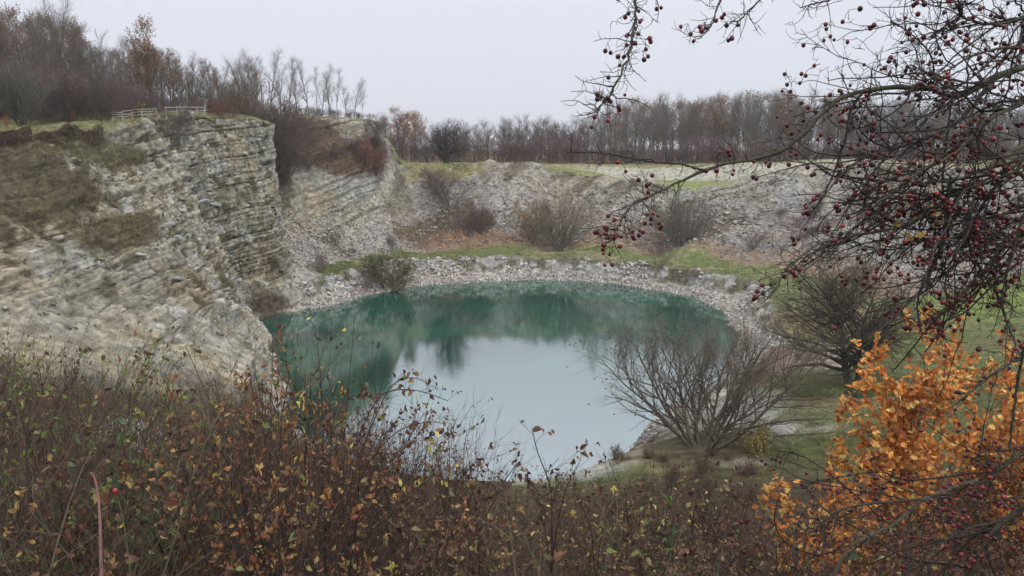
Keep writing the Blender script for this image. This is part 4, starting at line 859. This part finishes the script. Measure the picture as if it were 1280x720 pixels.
for px, py, D, tp, k_, lab in ((822, 660, 11, 612, 'yellow', 'shrub with bright yellow leaves below the multi stemmed tree, the left one of two'), (872, 650, 11.5, 590, 'yellow', 'shrub with bright yellow leaves below the multi stemmed tree, the right one of two'),
                               (640, 760, 6, 655, 'yellow', 'small yellow leaved shrub at the bottom middle of the view'), (400, 600, 8, 468, 'yellow', 'yellow leaved spray standing against the water at the left'), (905, 720, 9, 655, 'yellow', 'yellow leaved shrub near the bottom edge left of the orange oak'),
                               (30, 560, 6.4, 405, 'green', 'tall yellow green leaved shrub at the left edge of the view'), (85, 640, 5, 560, 'bramble', 'dark green bramble at the lower left'),(180, 690, 4.4, 640, 'bramble', 'dark green bramble at the bottom left, right of the pink cane')):
    x = (px-640)/FPX*D; z = gz(x, D); H = PD(px, tp, D)[2]-z; s_ = H/H0[k_]
    put('shrub' if k_ != 'bramble' else 'bramble', SHR[k_][0][0], (x, D, z), px, (min(s_, 1.1), min(s_, 1.1), s_), lab, 'shrub')
# low undergrowth and fallen leaves between them
def litter(n, sd):
    r_ = np.random.default_rng(sd); D = 5+27*r_.random(n)**.8; px = r_.uniform(-60, 1340, n); x = (px-640)/FPX*D
    z = ground(x, D); p = np.stack([x, D, z+.02+.22*r_.random(n)**2], 1)
    ac = Acc(); leaves(ac, p, r_.normal(size=(n, 3))*np.array([1, 1, .3]), .06, DL+[(.25, .20, .09), (.07, .09, .03), (.05, .035, .025)], 'quad', .0)
    link('leaf_litter', ac.mesh('leaf_litter', [M_LEAF]), None, 'stuff', 'fallen brown leaves and low herbs covering the near bank', 'leaf litter')
litter(26000, 3)
print('shrubs', time.time()-T0)

# ---- single stems that stand out in front
def traced(name, lines, Ds, rad, col, label, cat, side=(0, 0, 0, 0), leafn=0, leafcol=DL, leafsz=.045, hips=0, hipcol=(.30, .03, .02), hang=1.2, hipr=.006):
    root = bpy.data.objects.new(name, None); C.objects.link(root); root['label'] = label; root['category'] = cat
    D0 = Ds[0]; b_ = PD(lines[0][0][0], lines[0][0][1], D0); root.location = b_
    Pm = []; Rm = []
    for ln, r_ in zip(lines, rad):
        pts = np.array([PD(px, py, D0+(Ds[1]-D0)*i/(len(ln)-1)) for i, (px, py) in enumerate(ln)])-b_
        c_, rr_ = bend(pts, np.linspace(r_, r_*.35, len(ln)), 16); Pm.append(c_); Rm.append(rr_)
    Pm = np.array(Pm); Rm = np.array(Rm)
    for c_, rr_ in zip(Pm, Rm):
        ac = Acc(); tubes(ac, c_[None], rr_[None], 6, col, .1); link('stem', ac.mesh('stem', [M_BARK]), root)
    ns, ln_, tw, tl = side; lastP, lastR = Pm, Rm
    if ns:
        P1, R1 = grow(Pm, Rm, ns, .25, 1., lambda t: ln_*(1.2-.6*t), 48, 12, 6, .15, .05, .012, .0015)
        ac = Acc(); tubes(ac, P1, R1, 4, col, .2); lastP, lastR = P1, R1
        if tw:
            P2_, R2_ = grow(P1, R1, tw, .2, 1., lambda t: tl+0*t, 40, 12, 4, .15, .05, .012, .001); tubes(ac, P2_, R2_, 3, col, .2); lastP, lastR = P2_, R2_
        o = link('twigs', ac.mesh('twigs', [M_BARK]), root, 'stuff')
    if leafn:
        i = R.integers(0, len(lastP), leafn); p, T, _ = sample(lastP, lastR, i, .3+.69*R.random(leafn))
        for q in range(min(leafn, 60)):
            ac = Acc(); leaves(ac, np.zeros((1, 3)), T[q:q+1], leafsz, leafcol, 'oval', hang, .3, .5); o = link('leaf', ac.mesh('leaf', [M_LEAF]), root); o.location = p[q]
    for q in range(hips):
        i = R.integers(0, len(lastP)); p, _, _ = sample(lastP, lastR, np.array([i]), np.array([.95]))
        o = link('rose_hip' if name != 'seed_head_stem' else 'seed_head', hip_mesh(hipcol), root); o.location = p[0]; o.scale = (hipr/.006,)*3
    return root
def hip_mesh(col, elong=1.15, cache={}):
    if (col, elong) in cache: return cache[(col, elong)]
    ac = Acc(); el = np.linspace(-math.pi/2, math.pi/2, 7)[1:-1]; n = 8
    V = [(math.cos(t_)*math.cos(e_)*.006, math.sin(t_)*math.cos(e_)*.006, math.sin(e_)*.006*elong) for e_ in el for t_ in np.arange(n)*2*math.pi/n]+[(0, 0, -.0060*elong), (0, 0, .0055*elong)]
    Q = [(a_*n+i, a_*n+(i+1) % n, (a_+1)*n+(i+1) % n, (a_+1)*n+i) for a_ in range(4) for i in range(n)]
    T_ = [(5*n, (i+1) % n, i) for i in range(n)]+[(4*n+i, 4*n+(i+1) % n, 5*n+1) for i in range(n)]
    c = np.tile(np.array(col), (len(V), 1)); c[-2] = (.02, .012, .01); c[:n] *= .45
    ac.add(V, Q, T_, c); cache[(col, elong)] = ac.mesh('berry', [M_BERRY], True); return cache[(col, elong)]
traced('rose_spray', [[(420, 720), (430, 600), (455, 530), (480, 492), (520, 488), (560, 501)], [(425, 700), (450, 600), (490, 545), (530, 528), (558, 530)], [(420, 720), (440, 600), (470, 520), (490, 482), (515, 472), (536, 480)]],
       (4.6, 4.2), (.006, .005, .005), RB, 'arching thorny rose sprays with small dry seed heads, reaching right in front of the water', 'rose', (14, .12, 3, .05), 50, DL, .03, 40, (.06, .03, .022), .5, .0055)
traced('sapling', [[(690, 740), (690, 660), (688, 610), (672, 565), (665, 535)], [(690, 700), (700, 640), (712, 600), (726, 575)], [(690, 720), (676, 640), (655, 600), (640, 590)]],
       (4.4, 4.3), (.006, .004, .004), DB, 'slender sapling with a few dark hanging leaves silhouetted against the bright water', 'sapling', (7, .16, 2, .06), 34, [(.12, .05, .04), (.10, .06, .035), (.16, .10, .04)], .042)
traced('sapling', [[(562, 730), (566, 660), (560, 620), (548, 585)], [(600, 730), (596, 640), (585, 600), (566, 572)]], (4.8, 4.7), (.005, .005), DB, 'pair of thin dark stems with small leaves left of the slender sapling', 'sapling', (8, .12, 2, .05), 24, DL, .035)
traced('sapling', [[(745, 740), (750, 680), (762, 640), (790, 600)], [(745, 740), (738, 660), (720, 620), (716, 590)]], (4.6, 4.6), (.004, .004), DB, 'thin leafy shoots right of the slender sapling, in front of the near shore', 'sapling', (8, .1, 2, .05), 26, [(.22, .20, .07), (.15, .08, .05)], .03)
traced('bare_sapling', [[(415, 640), (428, 560), (436, 480), (443, 400)], [(400, 640), (404, 540), (398, 440), (392, 405)]], (6.2, 6.2), (.005, .005), DB, 'two thin bare upright stems crossing in front of the dark left part of the water', 'stem', (7, .14, 2, .06), 8, YL, .04)
traced('cane', [[(127, 735), (126, 690), (125, 650), (122, 615), (117, 595), (112, 590)]], (3.4, 3.3), (.0085,), (.36, .19, .19), 'thick pinkish bent cane with a broken orange tip at the lower left', 'cane')
r_ = traced('rose_bush', [[(165, 735), (160, 690), (152, 640), (144, 614)]], (3.6, 3.6), (.004,), (.12, .14, .06), 'thin green rose stem carrying one bright red hip beside the pinkish cane', 'rose', (2, .05, 0, 0), 5, DG, .03)
o = link('rose_hip', hip_mesh((.50, .045, .03)), r_); o.location = PD(144, 614, 3.6)-np.array(r_.location); o.scale = (2.2, 2.2, 2.4)

# ---- orange oak bushes on the right
def oak(px, D, tp, spread, nst, leafn, label, lean=24, seedleaf=300):
    x = (px-640)/FPX*D; z = gz(x, D); H = PD(px, tp, D)[2]-z
    az = R.random(nst)*6.28; a = np.radians(lean)*R.random(nst)**.6
    base = np.zeros((nst, 3)); base[:, :2] = R.normal(size=(nst, 2))*.08; base[:, 2] = -.3
    d = np.stack([np.sin(a)*np.cos(az), np.sin(a)*np.sin(az), np.cos(a)], 1)
    P0 = integrate(base, d, (H+.3)*(.7+.3*R.random(nst)), 11, .07, .02); R0 = .022*(.6+.5*R.random((nst, 1)))*np.linspace(1, .2, 11)[None]
    P1, R1 = grow(P0, R0, 15, .10, 1., lambda t: spread*(1.1-.65*t), 48, 12, 8, .14, .05, .011, .003)
    P2_, R2_ = grow(P1, R1, 8, .2, 1., lambda t: spread*.30+0*t, 38, 14, 5, .16, .05, .012, .0018)
    root = bpy.data.objects.new('oak_bush', None); C.objects.link(root); root.location = (x, D, z); root['label'] = label; root['category'] = 'oak bush'; root['group'] = 'orange leaved oak bushes on the right'
    ac = Acc(); tubes(ac, P0, R0, 7, (.10, .085, .07), .15); link('trunk', ac.mesh('trunk', [M_BARK]), root)
    ac = Acc(); tubes(ac, P1, R1, 5, (.11, .085, .065), .25); tubes(ac, P2_, R2_, 3, (.12, .08, .06), .25); link('twigs', ac.mesh('twigs', [M_BARK]), root, 'stuff')
    OL = OLC
    i = R.integers(0, len(P2_), leafn); p, T, _ = sample(P2_, R2_, i, np.clip(.15+.85*R.random(leafn)**.6, 0, .99))
    order = np.argsort(p[:, 1]+.0*p[:, 0]); near_ = order[:seedleaf]; rest = order[seedleaf:]
    lf = Acc(); leaves(lf, p[rest], T[rest], .09, OL, 'lobed', .15, .35, .5); link('leaves', lf.mesh('leaves', [M_LEAF]), root, 'stuff')
    from mathutils import Vector
    for q in near_:
        o = link('leaf', OAKL[R.integers(0, len(OAKL))], root); o.location = p[q]; dv_ = T[q]+R.normal(size=3)*.7
        o.rotation_euler = Vector(dv_).to_track_quat('Y', 'Z').to_euler(); o.rotation_euler.rotate_axis('Y', R.uniform(-3, 3)); o.scale = (R.uniform(.75, 1.25),)*3
OLC = [(.62, .23, .055), (.70, .31, .075), (.50, .16, .045), (.74, .41, .13), (.32, .11, .045), (.66, .46, .14), (.56, .24, .07)]
OAKL = []
for c_ in OLC:
    sh_, F_ = leaf_shape('lobed'); ac = Acc(); ac.add(sh_*.09, T=F_, col=c_); OAKL.append(ac.mesh('leaf', [M_LEAF]))
oak(1200, 11.5, 378, 1.1, 9, 9000, 'tallest orange leaved oak bush, rising in front of the bright green meadow')
oak(1295, 10.5, 440, 1.15, 8, 5600, 'orange leaved oak bush cut by the right frame edge', 22, 200)
oak(1136, 10.8, 492, .70, 8, 4000, 'medium orange leaved oak bush at the left flank of the tallest one', 30, 200)
oak(1066, 9.6, 562, .46, 6, 1600, 'smallest and leftmost orange leaved oak bush', 30, 150)
print('oak', time.time()-T0)

# ---------------------------------------------------------------- hawthorn reaching in from the right
MOSS = (.065, .060, .040); DARK = (.035, .03, .026)
tree = bpy.data.objects.new('hawthorn_tree', None); C.objects.link(tree)
TB = np.array((3.3, 1.9, gz(3.3, 1.9)-.2)); tree.location = TB
tree['label'] = 'dark hawthorn tree with masses of red berries, its thorny branches reaching in from the right'; tree['category'] = 'hawthorn tree'
HB = [  # (pixels, distance at the first and last point, radius first and last mm)
 ([(1450, 20), (1360, 55), (1280, 84), (1246, 95), (1212, 114), (1190, 121), (1167, 112), (1137, 109), (1107, 110), (1070, 116), (1040, 131), (1010, 161), (984, 184), (950, 197), (905, 205), (856, 225), (822, 240), (794, 255), (775, 277), (762, 302)], 2.1, 1.55, 9, 1.5),
 ([(905, 205), (880, 212), (850, 205), (812, 202), (752, 191), (709, 190)], 1.66, 1.5, 2.6, 1.2),
 ([(1440, 110), (1350, 150), (1280, 182), (1250, 199), (1224, 221), (1197, 240), (1145, 274), (1119, 285), (1062, 296), (1025, 304), (991, 330), (969, 354)], 1.8, 1.45, 6.5, 1.4),
 ([(1420, 250), (1340, 270), (1280, 288), (1245, 320), (1212, 356), (1190, 382), (1160, 402)], 1.8, 1.6, 6.5, 2.2),
 ([(1430, 380), (1340, 420), (1280, 446), (1250, 462), (1216, 488), (1190, 510)], 1.9, 1.8, 6, 2.),
 ([(1284, 420), (1276, 455), (1270, 490), (1262, 560)], 1.7, 1.75, 4, 3),
 ([(1440, 460), (1340, 530), (1280, 566), (1246, 589), (1220, 626), (1197, 664), (1190, 730)], 1.9, 1.9, 6.5, 3.5),
 ([(1246, 590), (1212, 592), (1137, 600), (1100, 590), (1050, 596), (1010, 604)], 1.9, 1.9, 3, 1.2),
 ([(1222, 600), (1160, 622), (1122, 652), (1085, 671), (1062, 684), (1035, 730)], 1.85, 1.7, 4.5, 3.),
 ([(1156, 624), (1062, 634), (1021, 660), (984, 692)], 1.8, 1.65, 3., 1.4),
 ([(1440, -70), (1300, -75), (1100, -70), (960, -62), (850, -50), (800, -10), (793, 30), (785, 72), (762, 120), (744, 140)], 2.1, 1.6, 8, 1.3),
 ([(1000, -64), (930, -30), (901, 0), (890, 30), (875, 48)], 1.85, 1.65, 3, 1.1),
 ([(1020, -65), (975, -30), (950, 0), (931, 19), (921, 28)], 1.85, 1.7, 3, 1.1),
 ([(1100, -68), (1070, -30), (1045, -4), (1020, 4), (1000, 10)], 1.85, 1.7, 3, 1.1),
 ([(1167, 112), (1164, 71), (1137, 41), (1113, 27)], 1.72, 1.68, 2, 1.3),
 ([(1430, -20), (1330, 0), (1280, 22), (1240, 30), (1205, 22), (1195, 5)], 1.9, 1.7, 6, 1.6),
 ([(1430, 60), (1330, 100), (1275, 130), (1235, 150), (1195, 190), (1150, 215), (1110, 245), (1085, 262)], 1.7, 1.5, 6, 1.6),
 ([(1420, 130), (1330, 215), (1290, 250), (1262, 330), (1256, 380)], 1.6, 1.6, 5, 1.8),
 ([(1190, 121), (1183, 180), (1178, 240), (1186, 300), (1176, 345)], 1.7, 1.6, 3, 1.4),
 ([(1246, 95), (1200, 150), (1160, 172), (1120, 185), (1075, 200), (1040, 232), (1018, 262)], 1.75, 1.5, 3.5, 1.3),
 ([(1430, 150), (1290, 195), (1245, 232), (1212, 300), (1240, 360)], 1.55, 1.6, 5, 1.8),
 ([(1430, 290), (1330, 290), (1270, 300), (1215, 297), (1160, 300), (1120, 318)], 1.75, 1.55, 5, 1.4),
 ([(1430, 560), (1340, 610), (1270, 640), (1230, 680), (1210, 740)], 1.5, 1.5, 5, 4),
 ([(1330, 60), (1260, 60), (1215, 70), (1190, 85), (1160, 100)], 1.85, 1.65, 4, 1.4)]
allP = []; allR = []; wgt = []
for pts, d0, d1, ra, rb in HB:
    n = len(pts); w3 = np.array([PD(px, py, d0+(d1-d0)*i/(n-1)) for i, (px, py) in enumerate(pts)])-TB
    if pts[0][0] > 1400:                                        # carry it back to the trunk, outside the frame
        t0_ = np.array((R.uniform(-.05, .05), R.uniform(-.05, .05), max(.9, w3[0, 2]*.75))); w3 = np.vstack([t0_, (t0_+w3[0])/2+np.array((0, 0, .06)), w3]); rr = np.concatenate([[ra*1.6, ra*1.25], np.linspace(ra, rb, n)])*.001
    else: rr = np.linspace(ra, rb, n)*.001
    Sn = 64; c_, r_ = bend(w3, rr, Sn); c_[1:-1] += R.normal(size=(Sn-2, 3))*min(.0016, ra*.0002)
    ac = Acc(); tubes(ac, c_[None], r_[None]*(1+.15*R.normal(size=(1, Sn))), 8, MOSS if ra > 3.5 else DARK, .15); link('branch', ac.mesh('branch', [M_HBARK], True), tree)
    allP.append(c_); allR.append(r_); wgt.append(np.linalg.norm(np.diff(w3[2 if pts[0][0] > 1400 else 0:], axis=0), axis=1).sum())
ac = Acc(); tr_, rr_ = bend(np.array([(0, 0, -.3), (.03, 0, .8), (-.02, .03, 1.8), (.05, 0, 3.4)]), np.array([.10, .075, .06, .03]), 14); tubes(ac, tr_[None], rr_[None], 12, MOSS, .1); link('trunk', ac.mesh('trunk', [M_HBARK], True), tree)
AP = np.array(allP); AR = np.array(allR)
def inview(p, m=60):
    q = p+TB; x, y, z = q[:, 0], q[:, 1], q[:, 2]-EYE
    d = y*math.cos(PITCH)-z*math.sin(PITCH); u = y*math.sin(PITCH)+z*math.cos(PITCH)
    return 640+FPX*x/d, 360-FPX*u/d
def pick(Pc, Rc, n, t0=.0, cond=None, w_=None):                # n starting points along chains, in proportion to their length
    L_ = np.linalg.norm(np.diff(Pc, axis=1), axis=2).sum(1) if w_ is None else np.asarray(w_); idx = R.choice(len(Pc), n, p=L_/L_.sum()); t = t0+(1-t0)*R.random(n)
    p, T, r = sample(Pc, Rc, idx, t); px, py = inview(p); ok = (px > 640) & (px < 1330) & (py > -60) & (py < 770)
    if cond is not None: ok &= cond(px, py)
    return p[ok], T[ok], r[ok]
def shoot(p, T, r, L0, L1, ang, S_, jit, up, rk, dirbias=(0, 0, 0)):
    m = len(p); q = R.normal(size=(m, 3))*np.array([1, .55, 1]); q = norm(q-(q*T).sum(1, keepdims=True)*T); a = np.radians(ang+14*R.normal(size=m))
    d = norm(np.cos(a)[:, None]*T+np.sin(a)[:, None]*q+np.array(dirbias)); Ln = L0+(L1-L0)*R.random(m)**1.5
    Pn = integrate(p, d, Ln, S_, jit, up); r0 = np.clip(Ln*rk, .0008, np.maximum(r*.75, .0008)); return Pn, r0[:, None]*np.linspace(1, .45, S_)[None]
dense = lambda px, py: ((px > 1060) & (py < 350) & (px-1060 > (py-250)*1.1) & ((py > 70) | (px > 1195))) | ((px > 1030) & (py > 560))
p, T, r = pick(AP, AR, 620, 0, dense); PA, RA = shoot(p, T, r, .10, .42, 42, 12, .17, .0, .0085, (-.35, 0, -.12))
A1P, A1R = PA, RA
p, T, r = pick(AP, AR, 900, .05); PB0, RB0 = shoot(p, T, r, .025, .11, 55, 6, .30, .03, .014)
p, T, r = pick(A1P, A1R, 1900, .05); PB1, RB1 = shoot(p, T, r, .02, .10, 50, 6, .30, .02, .014)
fi = [0, 1, 2, 10, 11, 12, 13]; p, T, r = pick(AP[fi], AR[fi], 420, .05, lambda px, py: px < 1080); PB2, RB2 = shoot(p, T, r, .02, .08, 55, 6, .30, .03, .014)
PB = np.concatenate([PB0, PB1, PB2]); RB_ = np.concatenate([RB0, RB1, RB2])
p, T, r = pick(PB, RB_, 3600, .1); PC, RC = shoot(p, T, r, .010, .035, 55, 4, .25, .05, .030)
p, T, r = pick(np.concatenate([A1P[:, ::2][:, :6], PB]), np.concatenate([A1R[:, ::2][:, :6], RB_]), 1500); PT, RT_ = shoot(p, T, r, .008, .016, 75, 2, 0, 0, .05)
ac = Acc(); tubes(ac, PA, RA, 5, DARK, .4); tubes(ac, PB, RB_, 4, DARK, .3); tubes(ac, PC, RC, 3, DARK, .3); RT_[:, 1] *= .2; tubes(ac, PT, RT_, 3, (.05, .035, .03), .2)
link('twigs', ac.mesh('twigs', [M_HBARK], True), tree, 'stuff')
# berries on short stalks, in clusters at the spurs
nclu = 820; idx = R.choice(len(PC), nclu, replace=False); st = []; br = []; RB3 = []
for i in idx:
    tip = PC[i, -1]
    for _ in range(1+int(R.random()*R.random()*5)):
        dv_ = norm((R.normal(size=3)*np.array([.7, .7, .5])+np.array([0, 0, -.45]))[None])[0]; ln_ = R.uniform(.008, .020)
        mid = tip+dv_*ln_*.5+np.array([0, 0, .001]); e_ = tip+dv_*ln_; st.append([tip, mid, e_]); br.append((e_+dv_*.005, dv_))
px, py = inview(np.array([b[0] for b in br])); keep = np.array([not (abs(x_-1180) < 60 and y_ > 420 and y_ < 470 and i_ % 2) for i_, (x_, y_) in enumerate(zip(px, py))])
st = np.array(st)[keep]; br = [b for b, k in zip(br, keep) if k]
ac = Acc(); tubes(ac, st, np.full((len(st), 3), .0006), 3, (.09, .05, .04), .2); link('stalks', ac.mesh('stalks', [M_HBARK]), tree, 'stuff')
from mathutils import Vector
BCOL = ((.14, .010, .016), (.09, .009, .014), (.20, .018, .022), (.055, .010, .013))
bm_ = [hip_mesh(c_, 1.08) for c_ in BCOL]
order = sorted(range(len(br)), key=lambda i: br[i][0][1]); print('berries', len(br))
rest = Acc(); bV = np.empty(len(bm_[0].vertices)*3, np.float32); bm_[0].vertices.foreach_get('co', bV); bV = bV.reshape(-1, 3); bF = [tuple(p_.vertices) for p_ in bm_[0].polygons]
bQ = [f for f in bF if len(f) == 4]; bT = [f for f in bF if len(f) == 3]
for n_, i in enumerate(order):
    e_, dv_ = br[i]; s_ = R.uniform(.58, .95)
    if n_ < 300:
        o = link('berry', bm_[R.integers(0, 4)], tree); o.location = e_; o.rotation_euler = Vector(-dv_).to_track_quat('Z', 'Y').to_euler(); o.scale = (s_, s_, s_)
    else: rest.add(bV*s_+e_, bQ, bT, BCOL[R.integers(0, 4)])
link('berries', rest.mesh('berries', [M_BERRY], True), tree, 'stuff')
p, T, r = pick(PB, RB_, 300, .5, lambda px, py: (px > 1110) & (px < 1190) & (py > 255) & (py < 320))
for q in range(min(14, len(p))):
    ac = Acc(); leaves(ac, np.zeros((1, 3)), T[q:q+1], .022, [(.40, .28, .06), (.30, .20, .06)], 'lobed', .3); o = link('leaf', ac.mesh('leaf', [M_LEAF]), tree); o.location = p[q]
print('hawthorn', time.time()-T0)

# ---------------------------------------------------------------- damp autumn air
hz = Acc(); x0, x1, y0, y1, z0, z1 = -1000., 1000., -60., 1010., -9., 62.
V = [(x, y, z) for z in (z0, z1) for y in (y0, y1) for x in (x0, x1)]
hz.add(V, [(0, 2, 3, 1), (4, 5, 7, 6), (0, 1, 5, 4), (2, 6, 7, 3), (0, 4, 6, 2), (1, 3, 7, 5)])
hm = bpy.data.materials.new('damp_air'); hm.use_nodes = True; t = hm.node_tree; t.nodes.remove(t.nodes['Principled BSDF'])
pv = t.nodes.new('ShaderNodeVolumePrincipled'); pv.inputs['Color'].default_value = (.985, .99, 1, 1); pv.inputs['Density'].default_value = .0003; pv.inputs['Anisotropy'].default_value = .2
t.links.new(pv.outputs[0], t.nodes['Material Output'].inputs['Volume'])
link('haze', hz.mesh('haze', [hm]), kind='stuff', label='thin grey autumn haze filling the air of the quarry', cat='haze')
print('done', time.time()-T0, len(bpy.data.objects))
